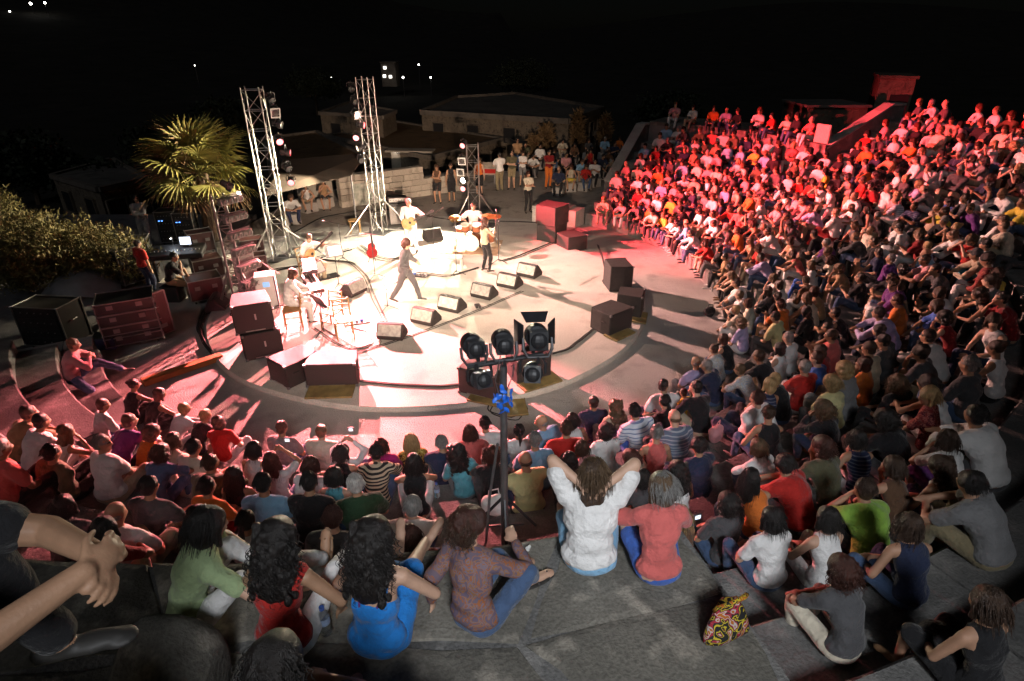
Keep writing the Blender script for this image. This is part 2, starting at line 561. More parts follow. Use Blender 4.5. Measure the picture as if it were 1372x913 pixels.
# seated: x right, y forward, z up, seat surface at z 0, step below at z -RISE
POSES = {
 'lap':    dict(what='hands resting on lap', lean=(4, 22), head=(12, 0), hands=((-.10, .36, .19), (.10, .38, .19)), feet=((-.11, .47, -.21), (.12, .52, -.21))),
 'forward': dict(what='leaning forward elbows on knees', lean=(24, 46), head=(6, 8), hands=((-.04, .62, .26), (.05, .60, .24)), feet=((-.14, .46, -.21), (.14, .50, -.21)), epole=((-1, .2, -.5), (1, .2, -.5))),
 'hug':    dict(what='hugging bent knees', lean=(8, 38), head=(8, -6), hands=((-.05, .50, .16), (.05, .52, .14)), feet=((-.08, .37, -.21), (.09, .40, -.21)), epole=((-1, .3, -.3), (1, .3, -.3))),
 'chin':   dict(what='resting chin on one hand', lean=(18, 38), head=(10, 14), hands=((-.08, .42, .18), (.05, .42, .52)), feet=((-.12, .47, -.21), (.11, .44, -.21)), epole=((-1, 0, -.4), (.5, .6, -1))),
 'clap':   dict(what='hands held together in front', lean=(6, 20), head=(4, -10), hands=((-.03, .42, .42), (.035, .42, .43)), feet=((-.12, .50, -.21), (.13, .46, -.21))),
 'folded': dict(what='arms folded', lean=(2, 14), head=(6, 10), hands=((.13, .21, .33), (-.12, .24, .30)), feet=((-.10, .52, -.21), (.10, .50, -.21)), epole=((-1, .3, -.4), (1, .3, -.4))),
 'back':   dict(what='leaning back on both hands', lean=(-16, 2), head=(10, 0), hands=((-.27, -.30, .05), (.27, -.30, .05)), feet=((-.10, .56, -.21), (.12, .60, -.21)), epole=((-.3, -1, 0), (.3, -1, 0))),
 'turned': dict(what='turned towards a neighbour', lean=(8, 20), head=(8, 48), twist=18, hands=((-.02, .40, .20), (.13, .36, .20)), feet=((-.10, .48, -.21), (.13, .50, -.21))),
 'cheer':  dict(what='hands raised clapping', lean=(2, 12), head=(2, 6), hands=((-.05, .30, .66), (.05, .31, .68)), feet=((-.11, .47, -.21), (.12, .52, -.21)), epole=((-1, .2, -1), (1, .2, -1))),
 'slouch': dict(what='slouching to one side', lean=(12, 34), head=(18, -24), side=9, twist=-12, hands=((-.06, .44, .18), (.30, .10, .06)), feet=((-.04, .58, -.21), (.10, .46, -.21))),
 'photo':  dict(what='holding up a camera', lean=(4, 12), head=(4, 0), hands=((-.08, .34, .74), (.08, .34, .74)), feet=((-.11, .47, -.21), (.12, .50, -.21)), epole=((-1, .2, -1), (1, .2, -1))),
 'floor':  dict(what='sitting on the ground with knees drawn up', lean=(10, 36), head=(8, 0), hands=((-.06, .46, .30), (.06, .47, .29)), feet=((-.09, .46, .06), (.11, .50, .06)), epole=((-1, .3, -.2), (1, .3, -.2)), kpole=((-.3, .1, 1), (.3, .1, 1))),
}
BUILDS = {  # shoulder half width, torso girth, limb girth, hip half width
 'm': dict(sh=.185, tg=1.08, lg=1.08, hp=.092, sc=1.03, bust=0),
 'f': dict(sh=.158, tg=.93, lg=.92, hp=.098, sc=.97, bust=1),
 'h': dict(sh=.195, tg=1.28, lg=1.16, hp=.105, sc=1.03, bust=0),
}
def rig(P, B):
    J = {}
    a0, a1 = rad(P['lean'][0]), rad(P['lean'][1]); am = (a0 + a1) / 2
    pel = np.array(P.get('pelvis', (0, 0, .10)), float)
    side = rad(P.get('side', 0))
    def step(p, a, l):
        return p + np.array([math.sin(side) * l, math.sin(a) * l * math.cos(side), math.cos(a) * l * math.cos(side)])
    J['pel'] = pel; J['waist'] = step(pel, a0, .17); J['chest'] = step(J['waist'], am, .17); J['neck'] = step(J['chest'], a1, .165)
    tw = rotz(rad(P.get('twist', 0)))
    hp, hy = rad(P['head'][0]), rad(P['head'][1])
    nd = step(np.zeros(3), a1 * .45 + hp * .3, 1.0)
    J['head'] = J['neck'] + nd * .175 + np.array([0, .012, 0])
    J['HR'] = tw @ rotz(hy) @ Rx(-hp) @ Ry(rad(P.get('tilt', 0)))
    J['TR'] = tw
    for i, s in enumerate((-1, 1)):
        shl = J['neck'] + tw @ np.array([s * B['sh'], -.005, -.055]) + np.array([0, 0, P.get('shrug', (0, 0))[i]])
        ep = P.get('epole', ((-1, -.4, -.8), (1, -.4, -.8)))[i]
        el, ha = ik(shl, P['hands'][i], .285, .255, ep)
        J['sh', s], J['el', s], J['ha', s] = shl, el, ha
        hip = pel + np.array([s * B['hp'], .03, -.01])
        kp = P.get('kpole', ((-.25, .6, 1), (.25, .6, 1)))[i]
        kn, an = ik(hip, P['feet'][i], .43, .42, kp)
        J['hip', s], J['kn', s], J['an', s] = hip, kn, an
        J['ft', s] = nrm(P.get('toes', ((-.15, 1, -.06), (.15, 1, -.06)))[i])
    return J

def torso_shapes(mb, J, B, g, low=True, top=True):
    t = B['tg']
    sp = [frame(J['waist'] - J['pel'], (0, -1, 0)), frame(J['chest'] - J['waist'], (0, -1, 0)), frame(J['neck'] - J['chest'], (0, -1, 0))]
    def E(c, r, F):
        R = np.stack([np.array([1.0, 0, 0]), nrm(np.cross(F[:, 1], (1, 0, 0))), F[:, 1]], 1)
        mb.ell(c, np.array(r) + g, J['TR'] @ R if c is not J['pel'] else R, 14)
    hpw = B['hp'] + .075
    if low: E(J['pel'], (hpw * (.5 + .5 * t), .115 * t, .115), sp[0])
    E(J['waist'] + (J['pel'] - J['waist']) * .1, (.128 * t, .098 * t, .15), sp[0])
    E(J['chest'], (.148 * t, .105 * t, .16), sp[1])
    E(J['chest'] + (J['neck'] - J['chest']) * .45, (.15 * t, .098 * t, .125), sp[2])
    if B['bust']:
        for s in (-1, 1):
            mb.ell(J['chest'] + J['TR'] @ np.array([s * .065, .075, .02]), np.array((.06, .055, .06)) + g, None, 8)
    if top:
        for s in (-1, 1):
            mb.cap(J['neck'] + (J['chest'] - J['neck']) * .18, J['sh', s], .068 + g, .056 * B['lg'] + g, 10)

def body_shapes(J, B, fine=False):
    mb = MB(); l = B['lg']
    torso_shapes(mb, J, B, 0)
    H, R = J['head'], J['HR']
    mb.cap(J['neck'] + np.array([0, -.01, -.02]), H + R @ np.array([0, -.015, -.05]), .056 * l, .052, 10)
    mb.ell(H + R @ np.array([0, -.012, .03]), (.077, .097, .088), R, 14)
    mb.ell(H + R @ np.array([0, .022, -.035]), (.06, .066, .078), R, 12)
    mb.ell(H + R @ np.array([0, .055, -.085]), (.033, .03, .024), R, 8)
    mb.cap(H + R @ np.array([0, .088, .012]), H + R @ np.array([0, .104, -.025]), .012, .017, 8)
    for s in (-1, 1):
        mb.ell(H + R @ np.array([s * .077, -.008, -.005]), (.012, .022, .034), R, 6)
        mb.ell(H + R @ np.array([s * .036, .074, -.03]), (.02, .018, .02), R, 6)
        mb.cap(J['sh', s], J['el', s], .052 * l, .042 * l, 10)
        mb.cap(J['el', s], J['ha', s], .042 * l, .029 * l, 10)
        d = nrm(J['ha', s] - J['el', s])
        hd = J.get(('hd', s))
        if hd is not None: d = nrm(hd)
        F = frame(d, J.get(('hu', s), (-s * .6, 0, 1)))
        w = J['ha', s]
        if not fine:
            mb.ell(w + d * .055, (.042, .062, .022), F, 10)
            mb.ell(w + d * .12 - F[:, 2] * .014, (.036, .05, .017), F, 8)
            mb.cap(w + d * .03 + F[:, 0] * -s * .03, w + d * .09 + F[:, 0] * -s * .05 - F[:, 2] * .01, .014, .012, 6)
        else:
            mb.ell(w + d * .05, (.041, .056, .019), F, 12)
            cu = J.get(('curl', s), .5)
            for q, (ox, ln) in enumerate(((-.033, .066), (-.011, .076), (.011, .072), (.033, .058))):
                p0 = w + d * .085 + F[:, 0] * ox
                fan = F[:, 0] * ox * .9
                p1 = p0 + nrm(d * math.cos(cu * .6) - F[:, 2] * math.sin(cu * .6) + fan) * ln * .5
                p2 = p1 + nrm(d * math.cos(cu * 1.5) - F[:, 2] * math.sin(cu * 1.5) + fan) * ln * .33
                p3 = p2 + nrm(d * math.cos(cu * 2.3) - F[:, 2] * math.sin(cu * 2.3)) * ln * .25
                mb.cap(p0, p1, .0098, .009, 7); mb.cap(p1, p2, .009, .0082, 7); mb.cap(p2, p3, .0082, .0072, 7)
            q0 = w + d * .022 + F[:, 0] * -s * .026
            q1 = q0 + nrm(d * .8 + F[:, 0] * -s * .75 - F[:, 2] * .35) * .048
            q2 = q1 + nrm(d * 1 + F[:, 0] * -s * .15 - F[:, 2] * .4) * .036
            mb.cap(q0, q1, .0155, .0115, 8); mb.cap(q1, q2, .0112, .009, 8)
        mb.cap(J['hip', s], J['kn', s], .083 * l, .058 * l, 12)
        mb.cap(J['kn', s], J['an', s], .056 * l, .037 * l, 10)
        k, a = J['kn', s], J['an', s]
        mb.ell(k * .68 + a * .32 - J['ft', s] * .014, (.05 * l, .052 * l, .11), frame(a - k, J['ft', s])[:, [0, 2, 1]], 8)
        foot_shapes(mb, J, s)
    return mb
def foot_shapes(mb, J, s, g=0.0):
    a, t = J['an', s], J['ft', s]
    F = frame(t, (0, 0, 1) if abs(t[2]) < .9 else (0, -1, 0))
    mb.cap(a - t * .045 - F[:, 2] * .03, a + t * .02 - F[:, 2] * .028, .034 + g, .036 + g, 8)
    mb.ell(a + t * .08 - F[:, 2] * .035, np.array((.042, .10, .028)) + g, F, 10)
    mb.ell(a + t * .15 - F[:, 2] * .044, np.array((.044, .055, .02)) + g, F, 10)

def shirt_shapes(J, B, kind):
    mb = MB(); l = B['lg']
    if kind == 'strap':
        t = B['tg']; TR = J['TR']
        F = frame(J['chest'] - J['waist'], (0, -1, 0))
        R = TR @ np.stack([np.array([1.0, 0, 0]), nrm(np.cross(F[:, 1], (1, 0, 0))), F[:, 1]], 1)
        mb.ell(J['waist'] + (J['pel'] - J['waist']) * .1, (.128 * t + .012, .098 * t + .012, .16), R, 16)
        mb.ell(J['chest'] + (J['waist'] - J['chest']) * .38, (.148 * t + .012, .105 * t + .013, .135), R, 16)
        for s in (-1, 1):
            mb.ell(J['chest'] + TR @ np.array([s * .065, .075, .02]), (.07, .065, .07), None, 8)
            a = J['chest'] + R @ np.array([s * .085, -.098 * t if False else 0, 0])
            top = J['neck'] + TR @ np.array([s * .095, -.005, -.012])
            bk = J['chest'] + R @ np.array([s * .09, 0, -.02]) + R[:, 1] * (.112 * t if R[1, 1] < 0 else -.112 * t)
            md = (bk + top) / 2 + R[:, 1] * (.035 if R[1, 1] < 0 else -.035)
            mb.cap(bk, md, .009, .009, 8); mb.cap(md, top + TR @ np.array([0, -.03, .034]), .009, .009, 8)
            mb.cap(top + TR @ np.array([0, -.03, .034]), J['chest'] + TR @ np.array([s * .08, .10, .06]), .009, .009, 8)
    elif kind == 'vest':
        torso_shapes(mb, J, B, .013, low=False, top=False)
        for s in (-1, 1):
            mb.cap(J['neck'] + (J['chest'] - J['neck']) * .2, J['neck'] + (J['sh', s] - J['neck']) * .72, .082, .07 * l, 10)
    elif kind == 'tank':
        torso_shapes(mb, J, B, .012, low=False, top=False)
        for s in (-1, 1):
            top = J['neck'] + J['TR'] @ np.array([s * .085, 0, .0])
            mb.cap(J['chest'] + J['TR'] @ np.array([s * .09, .09, .05]), top + J['TR'] @ np.array([0, .04, 0]), .022, .02, 8)
            mb.cap(top + J['TR'] @ np.array([0, .04, 0]), top + J['TR'] @ np.array([0, -.05, -.01]), .02, .02, 8)
            mb.cap(top + J['TR'] @ np.array([0, -.05, -.01]), J['chest'] + J['TR'] @ np.array([s * .08, -.085, .05]), .02, .022, 8)
    else:
        torso_shapes(mb, J, B, .023, low=False)
        mb.cap(J['neck'] + np.array([0, -.012, -.03]), J['neck'] + np.array([0, -.008, .012]), .07, .06, 10)
        for s in (-1, 1):
            fr = .62
            if kind == 'long': fr = 1
            e = J['sh', s] + (J['el', s] - J['sh', s]) * fr
            mb.cap(J['sh', s], e, .070 * l, (.074 if kind == 'tee' else .060) * l, 12)
            if kind == 'long':
                mb.cap(J['el', s], J['el', s] + (J['ha', s] - J['el', s]) * .9, .056 * l, .04 * l, 10)
    a = J['pel'] * .55 + J['waist'] * .45
    t = B['tg']
    mb.ell(J['pel'] + (J['waist'] - J['pel']) * .28, ((B['hp'] + .078) * (.5 + .5 * t) + .014, .115 * t + .018, .12), None, 14)
    return mb
def trouser_shapes(J, B, kind):
    mb = MB(); l = B['lg']; t = B['tg']
    mb.ell(J['pel'] + np.array([0, .004, -.012]), ((B['hp'] + .078) * (.5 + .5 * t) + .008, .122 * t, .108), None, 14)
    for s in (-1, 1):
        h, k, a = J['hip', s], J['kn', s], J['an', s]
        if kind == 'shorts':
            mb.cap(h, h + (k - h) * .72, .098 * l, .08 * l, 12)
        elif kind == 'skirt':
            mb.cap(h, h + (k - h) * .92, .105 * l, .088 * l, 12)
        else:
            mb.cap(h, k, .096 * l, .073 * l, 12)
            mb.cap(k, k + (a - k) * .93, .071 * l, .056 * l, 12)
    if kind == 'skirt':
        h = (J['hip', -1] + J['hip', 1]) / 2; k = (J['kn', -1] + J['kn', 1]) / 2
        for q in (.25, .5, .8):
            c = h + (k - h) * q
            mb.ell(c, (.13, .12, .095), None, 12)
    return mb

def remesh(mb, voxel, smooth=3, wrinkle=0.0, seed=0, fs=1.0):
    me = mb.mesh('tmp')
    o = bpy.data.objects.new('tmp', me); COL.objects.link(o)
    md = o.modifiers.new('r', 'REMESH'); md.mode = 'VOXEL'; md.voxel_size = voxel; md.adaptivity = 0
    if smooth:
        sm = o.modifiers.new('s', 'SMOOTH'); sm.iterations = smooth; sm.factor = .5
    dg = bpy.context.evaluated_depsgraph_get()
    out = bpy.data.meshes.new_from_object(o.evaluated_get(dg), depsgraph=dg)
    bpy.data.objects.remove(o); bpy.data.meshes.remove(me)
    n = len(out.vertices)
    if wrinkle:
        co = np.empty(n * 3); out.vertices.foreach_get('co', co); co = co.reshape(-1, 3)
        no = np.empty(n * 3); out.vertices.foreach_get('normal', no); no = no.reshape(-1, 3)
        r = np.random.default_rng(seed); w = np.zeros(n)
        for q in range(7):
            k = r.normal(size=3) * np.array([1, 1, 1.3]); k = k / np.linalg.norm(k) * r.uniform(12, 38) * fs
            k2 = r.normal(size=3) * 9 * fs
            w += np.sin(co @ k + 1.6 * np.sin(co @ k2 + r.uniform(0, 6)) + r.uniform(0, 6)) / 2.6
        co = co + no * (wrinkle * w)[:, None]
        out.vertices.foreach_set('co', co.ravel())
    out.polygons.foreach_set('use_smooth', [True] * len(out.polygons))
    out.update()
    return out

def centers(me):
    n = len(me.polygons); c = np.empty(n * 3); me.polygons.foreach_get('center', c); return c.reshape(-1, 3)

M_SHOE_D = mat('shoe_dark', (.03, .028, .026), .6, .2)
M_SHOE_W = mat('shoe_white', (.55, .55, .53), .6, .1)
M_SHOE_T = mat('sandal_tan', (.22, .12, .06), .6, .2)
M_EYE = mat('eye_and_brow', (.035, .02, .015), .5, 0)
M_LIP = mat('lip', (.30, .10, .08), .5, 0)
def skin_mat(name, c):
    m = mat(name, c, .55, .08, 14, .12, 120, spec=.4)
    b = m.node_tree.nodes['Principled BSDF']
    return m
SKINS = [skin_mat('skin_tan', (.42, .235, .15)), skin_mat('skin_fair', (.52, .32, .225)), skin_mat('skin_olive', (.36, .205, .125)), skin_mat('skin_deep', (.27, .145, .085))]

def assign_body(me, J, barefoot=False):
    for m in (SKINS[0], M_SHOE_D, M_EYE, M_LIP): me.materials.append(m)
    c = centers(me); idx = np.zeros(len(c), int)
    L = (c - J['head']) @ J['HR']
    for s in (-1, 1):
        idx[(np.linalg.norm((L - np.array([s * .032, .082, .012])) / np.array([1.25, 1, .7]), axis=1) < .0155) & (L[:, 1] > .05)] = 2
        idx[(np.linalg.norm((L - np.array([s * .034, .086, .036])) / np.array([1.5, 1.2, .42]), axis=1) < .0145) & (L[:, 1] > .05)] = 2
    idx[(np.abs(L[:, 0]) < .024) & (np.abs(L[:, 2] + .056) < .008) & (L[:, 1] > .07)] = 3
    if not barefoot:
        for s in (-1, 1):
            d = c - J['an', s]; F = frame(J['ft', s])
            q = d @ F
            idx[(q[:, 2] < -.004) & (q[:, 2] > -.11) & (np.abs(q[:, 0]) < .075) & (q[:, 1] > -.12) & (q[:, 1] < .24)] = 1
    me.polygons.foreach_set('material_index', idx.tolist())

# hair, in the head's own frame
def hair_mesh(kind, voxel=.010, seed=0):
    mb = MB(); r = random.Random(seed + hash(kind) % 1 + len(kind) * 7)
    cap_ = lambda g=0.0: mb.ell((0, -.022, .034), (.086 + g, .101 + g, .092 + g), None, 14)
    wr = .004
    if kind == 'short':
        cap_(); mb.ell((0, -.05, -.03), (.072, .06, .065), None, 10)
    elif kind == 'thick':
        cap_(.012); mb.ell((0, -.05, -.025), (.083, .068, .075), None, 10); wr = .008
    elif kind == 'bald':
        mb.ell((0, -.045, -.012), (.084, .072, .042), None, 12); wr = .002
    elif kind == 'bob':
        cap_(.010)
        mb.ell((0, -.05, -.05), (.094, .072, .095), None, 12)
        for s in (-1, 1): mb.cap((s * .083, -.005, .03), (s * .088, .01, -.09), .026, .022, 8)
        wr = .005
    elif kind == 'long':
        cap_(.008)
        mb.ell((0, -.055, -.07), (.092, .064, .12), None, 12)
        mb.ell((0, -.095, -.19), (.10, .045, .13), None, 12)
        for s in (-1, 1): mb.cap((s * .082, -.01, .03), (s * .095, -.035, -.16), .026, .024, 8)
        wr = .006
    elif kind == 'pony':
        cap_(.002); mb.ell((0, -.05, -.02), (.07, .056, .06), None, 10)
        mb.cap((0, -.12, .0), (0, -.15, -.06), .026, .03, 8); mb.cap((0, -.15, -.06), (0, -.135, -.20), .03, .012, 8)
    elif kind == 'bun':
        cap_(.002); mb.ell((0, -.05, -.01), (.07, .058, .06), None, 10); mb.ell((0, -.105, .075), (.05, .045, .045), None, 10); wr = .005
    elif kind == 'curly':
        cap_(.02)
        mb.ell((0, -.05, -.06), (.105, .075, .10), None, 12)
        for i in range(70):
            u = nrm((r.gauss(0, 1), r.gauss(-.55, .9), r.gauss(.0, 1)))
            if u[1] > .35 and u[2] < .45: continue
            p = np.array((0, -.035, -.005)) + u * np.array((.105, .108, .125))
            q = r.uniform(.018, .03); mb.ell(p, (q, q, q), None, 6)
        wr = .004
    elif kind == 'curlylong':
        cap_(.018)
        mb.ell((0, -.055, -.08), (.11, .072, .13), None, 12)
        mb.ell((0, -.10, -.22), (.12, .055, .13), None, 12)
        for i in range(110):
            t = r.random()
            a = r.uniform(0, 6.28)
            p = np.array((math.cos(a) * (.105 + .02 * t), -.05 - .055 * t + math.sin(a) * .075, .10 - .42 * t))
            if p[1] > .02 and p[2] < .06: continue
            q = r.uniform(.016, .03); mb.ell(p, (q, q, q * 1.3), None, 6)
        wr = .004
    elif kind == 'cap':
        cap_(.006); mb.box((0, .10, .055), (.13, .10, .012), Rx(rad(-8))); wr = 0
    return remesh(mb, voxel, 2, wr, seed, 2.2)
HAIR_KINDS = ['short', 'thick', 'bald', 'bob', 'long', 'pony', 'bun', 'curly', 'curlylong', 'cap']
HAIRS = {k: hair_mesh(k) for k in HAIR_KINDS}
def hair_mat(name, c):
    m = mat(name, c, .45, .35, 30, .6, 90, spec=.5, detail=6)
    # strands: the noise is stretched along the fall of the hair
    nt = m.node_tree
    tc = [n for n in nt.nodes if n.type == 'TEX_COORD'][0]
    mp = nt.nodes.new('ShaderNodeMapping'); mp.inputs['Scale'].default_value = (2.2, 2.2, .35)
    nt.links.new(tc.outputs['Object'], mp.inputs['Vector'])
    for n in nt.nodes:
        if n.type == 'TEX_NOISE': nt.links.new(mp.outputs[0], n.inputs['Vector'])
    return m
HAIRM = {'black': hair_mat('hair_black', (.014, .011, .010)), 'brown': hair_mat('hair_brown', (.045, .024, .014)), 'red': hair_mat('hair_auburn', (.05, .016, .010)),
         'light': hair_mat('hair_light_brown', (.105, .062, .032)), 'blond': hair_mat('hair_blond', (.36, .24, .11)), 'grey': hair_mat('hair_grey', (.22, .21, .20)), 'white': hair_mat('hair_white', (.5, .48, .45))}

# cloth colours
CLOTH = {'white': (.74, .73, .72), 'cream': (.60, .54, .43), 'beige': (.42, .35, .25), 'grey': (.20, .20, .205), 'dark grey': (.075, .075, .08), 'black': (.016, .016, .018),
         'navy': (.022, .03, .065), 'blue': (.05, .12, .42), 'light blue': (.22, .42, .62), 'turquoise': (.10, .34, .42), 'denim blue': (.06, .10, .19), 'lilac': (.42, .36, .58),
         'purple': (.12, .03, .17), 'pink': (.60, .28, .30), 'magenta': (.40, .02, .15), 'coral': (.58, .13, .12), 'red': (.42, .025, .02), 'dark red': (.22, .015, .018), 'orange': (.62, .16, .03),
         'yellow': (.62, .48, .06), 'pale yellow': (.58, .55, .28), 'olive': (.10, .095, .055), 'dark green': (.025, .06, .03), 'lime green': (.26, .46, .07), 'pale green': (.40, .52, .28), 'brown': (.11, .06, .035),
         'tan': (.36, .22, .12), 'bright blue': (.02, .20, .60), 'khaki': (.24, .2, .12)}
def cloth(c):
    m = mat('cloth_' + c.replace(' ', '_'), CLOTH[c], .9, .12, 5, .9, 15, spec=.2, sheen=.15)
    for n in m.node_tree.nodes:
        if n.type == 'BUMP': n.inputs['Distance'].default_value = .035
    return m
def stripes(name, ca, cb, n=26.0, duty=.5):
    if name in MATS: return MATS[name]
    m = mat(name, ca, .9, 0, spec=.2)
    nt = m.node_tree; b = nt.nodes['Principled BSDF']
    tc = [q for q in nt.nodes if q.type == 'TEX_COORD'][0]
    sp = nt.nodes.new('ShaderNodeSeparateXYZ'); nt.links.new(tc.outputs['Object'], sp.inputs[0])
    m1 = nt.nodes.new('ShaderNodeMath'); m1.operation = 'MULTIPLY'; m1.inputs[1].default_value = n
    m2 = nt.nodes.new('ShaderNodeMath'); m2.operation = 'FRACT'
    m3 = nt.nodes.new('ShaderNodeMath'); m3.operation = 'GREATER_THAN'; m3.inputs[1].default_value = duty
    nt.links.new(sp.outputs[2], m1.inputs[0]); nt.links.new(m1.outputs[0], m2.inputs[0]); nt.links.new(m2.outputs[0], m3.inputs[0])
    mx = nt.nodes.new('ShaderNodeMix'); mx.data_type = 'RGBA'
    mx.inputs['A'].default_value = tuple(ca) + (1,); mx.inputs['B'].default_value = tuple(cb) + (1,)
    nt.links.new(m3.outputs[0], mx.inputs['Factor']); nt.links.new(mx.outputs['Result'], b.inputs['Base Color'])
    return m
def patches(name, cols, scale=14.0):
    if name in MATS: return MATS[name]
    m = mat(name, cols[0], .9, 0, spec=.2)
    nt = m.node_tree; b = nt.nodes['Principled BSDF']
    tc = [q for q in nt.nodes if q.type == 'TEX_COORD'][0]
    nz = nt.nodes.new('ShaderNodeTexNoise'); nz.inputs['Scale'].default_value = scale; nz.inputs['Detail'].default_value = 1.5; nz.inputs['Distortion'].default_value = 1.5
    nt.links.new(tc.outputs['Object'], nz.inputs['Vector'])
    rp = nt.nodes.new('ShaderNodeValToRGB'); rp.color_ramp.interpolation = 'CONSTANT'
    e = rp.color_ramp.elements
    while len(e) < len(cols): e.new(.5)
    for i, c in enumerate(cols):
        e[i].position = 0 if i == 0 else .36 + .28 * i / len(cols); e[i].color = tuple(c) + (1,)
    nt.links.new(nz.outputs['Fac'], rp.inputs[0]); nt.links.new(rp.outputs[0], b.inputs['Base Color'])
    return m
SPECIAL = {
 'striped cream and black': lambda: stripes('cloth_striped_cream', (.03, .03, .03), (.5, .42, .30), 24),
 'blue-striped white': lambda: stripes('cloth_striped_white', (.66, .70, .78), (.20, .26, .42), 17, .72),
 'grey-striped blue': lambda: stripes('cloth_striped_grey', (.13, .16, .23), (.36, .38, .42), 22, .7),
 'navy striped': lambda: stripes('cloth_striped_navy', (.022, .03, .07), (.12, .13, .17), 22, .7),
 'red-striped white': lambda: stripes('cloth_striped_red', (.6, .58, .55), (.4, .04, .04), 22),
 'yellow and brown patterned': lambda: patches('cloth_pattern_yellow', [(.05, .03, .015), (.5, .4, .08), (.16, .07, .02), (.55, .46, .14)], 16),
 'pale patterned': lambda: patches('cloth_pattern_pale', [(.62, .6, .58), (.30, .40, .55), (.6, .58, .5), (.45, .40, .38)], 18),
 'orange and grey patterned': lambda: patches('cloth_pattern_orange', [(.13, .10, .13), (.27, .10, .045), (.17, .13, .16), (.24, .12, .06), (.12, .09, .13)], 13),
 'red patterned': lambda: patches('cloth_pattern_red', [(.22, .03, .03), (.35, .12, .10), (.12, .02, .03)], 20),
}
def garment(c):
    return SPECIAL[c]() if c in SPECIAL else cloth(c)

TPL = {}
def template(pose, build):
    key = (pose, build)
    if key in TPL: return TPL[key]
    P, B = POSES[pose], BUILDS[build]
    J = rig(P, B)
    sd = len(TPL) * 11
    body = remesh(body_shapes(J, B), .0205, 2)
    assign_body(body, J)
    T = dict(J=J, body=body, shirt={}, legs={}, P=P, B=B, seed=sd)
    TPL[key] = T
    return T
def t_shirt(T, kind):
    if kind not in T['shirt']: T['shirt'][kind] = remesh(shirt_shapes(T['J'], T['B'], kind), .0205, 2, .0060, T['seed'] + 1)
    return T['shirt'][kind]
def t_legs(T, kind):
    if kind not in T['legs']: T['legs'][kind] = remesh(trouser_shapes(T['J'], T['B'], kind), .022, 2, .0055, T['seed'] + 2)
    return T['legs'][kind]
def setm(o, i, m):
    s = o.material_slots[i]; s.link = 'OBJECT'; s.material = m
DUMMY = mat('plain_cloth', (.3, .3, .3), .9, .1)
def put(name, me, parent, mats):
    if not me.materials: me.materials.append(DUMMY)
    o = bpy.data.objects.new(name, me); COL.objects.link(o); o.parent = parent
    for i, m in enumerate(mats): setm(o, i, m)
    return o
def head_matrix(J, s=1.0):
    M = np.eye(4); M[:3, :3] = J['HR'] * s; M[:3, 3] = J['head']
    return Matrix(M.tolist())
NAMES_G = {'tee': 'tee', 'tank': 'sleeveless top', 'long': 'long-sleeved shirt'}
NAMES_L = {'long': 'trousers', 'shorts': 'shorts', 'skirt': 'skirt'}
def make_person(loc, rz, pose='lap', build='m', shirt=('white', 'tee'), legs=('denim blue', 'long'), hair=('short', 'black'), skin=0, shoe=None, scale=1.0, T=None, mirror=1, near=False):
    T = T or template(pose, build)
    root = empty('person', loc, rz)
    sc = scale * T['B']['sc']
    root.scale = (sc * mirror, sc, sc)
    shoe = shoe or M_SHOE_D
    put('body', T['body'], root, [SKINS[skin], shoe, M_EYE, M_LIP])
    if shirt: put('shirt', t_shirt(T, shirt[1]), root, [garment(shirt[0])])
    if legs: put({'long': 'trousers'}.get(legs[1], legs[1]), t_legs(T, legs[1]), root, [garment(legs[0])])
    if hair:
        h = put('cap' if hair[0] == 'cap' else 'hair', HAIRS[hair[0]], root, [garment(hair[1]) if hair[0] == 'cap' else HAIRM[hair[1]]])
        h.matrix_local = head_matrix(T['J'])
        lk = locks(hair[0]) if near else None
        if lk:
            h2 = put('hair_locks', lk, root, [HAIRM[hair[1]]]); h2.matrix_local = head_matrix(T['J'])
    return root

def curls(J, n, length, spread=.115, seed=1, rad_=.005, amp=.014, top=.1, turns=(5, 9)):
    """A head of curling or straight locks, in the head's own frame."""
    r = random.Random(seed); V, F_ = [], []; base = 0
    ring = np.array([(1, 0, .35), (0, 1, 0), (-1, 0, -.35), (0, -1, 0)])
    for i in range(n):
        a = r.uniform(-.15, math.pi + .15) + math.pi           # back and sides
        u = np.array((math.cos(a), math.sin(a) * .9, 0))
        el = r.uniform(-.1, 1.45)
        p0 = np.array((0, -.02, .035)) + np.array((u[0] * .080 * math.cos(el), u[1] * .097 * math.cos(el), .098 * math.sin(el)))
        out = np.array((u[0], u[1] * .9, 0)) * r.uniform(.2, 1.0) * (spread - .06) + np.array((r.gauss(0, .006), r.gauss(0, .006), 0))
        L = length * r.uniform(.5, 1.05)
        tn = r.uniform(*turns) * L / .3; ph = r.uniform(0, 6.28)
        N = max(9, int(tn * 6))
        t = np.linspace(0, 1, N + 1)
        P = p0 + np.outer(np.sin(np.minimum(t * 2.2, 1.57)), out)
        P[:, 1] -= .03 * t; P[:, 2] += -L * t ** 1.15 + .018 * np.sin(np.minimum(1, t * 4) * math.pi)
        q = amp * (.4 + .6 * t); w = ph + tn * 6.28 * t
        P[:, 0] += q * np.cos(w); P[:, 1] += q * np.sin(w)
        rr = rad_ * (1 - .6 * t)
        V.append((P[:, None, :] + rr[:, None, None] * ring[None]).reshape(-1, 3))
        for k in range(N):
            for m in range(4):
                m2 = (m + 1) % 4
                F_.append((base + k * 4 + m, base + k * 4 + m2, base + (k + 1) * 4 + m2, base + (k + 1) * 4 + m))
        base += (N + 1) * 4
    me = bpy.data.meshes.new('hair_locks')
    me.from_pydata(np.concatenate(V).tolist(), [], F_)
    me.polygons.foreach_set('use_smooth', [True] * len(me.polygons)); me.update()
    return me
LOCKS = {}
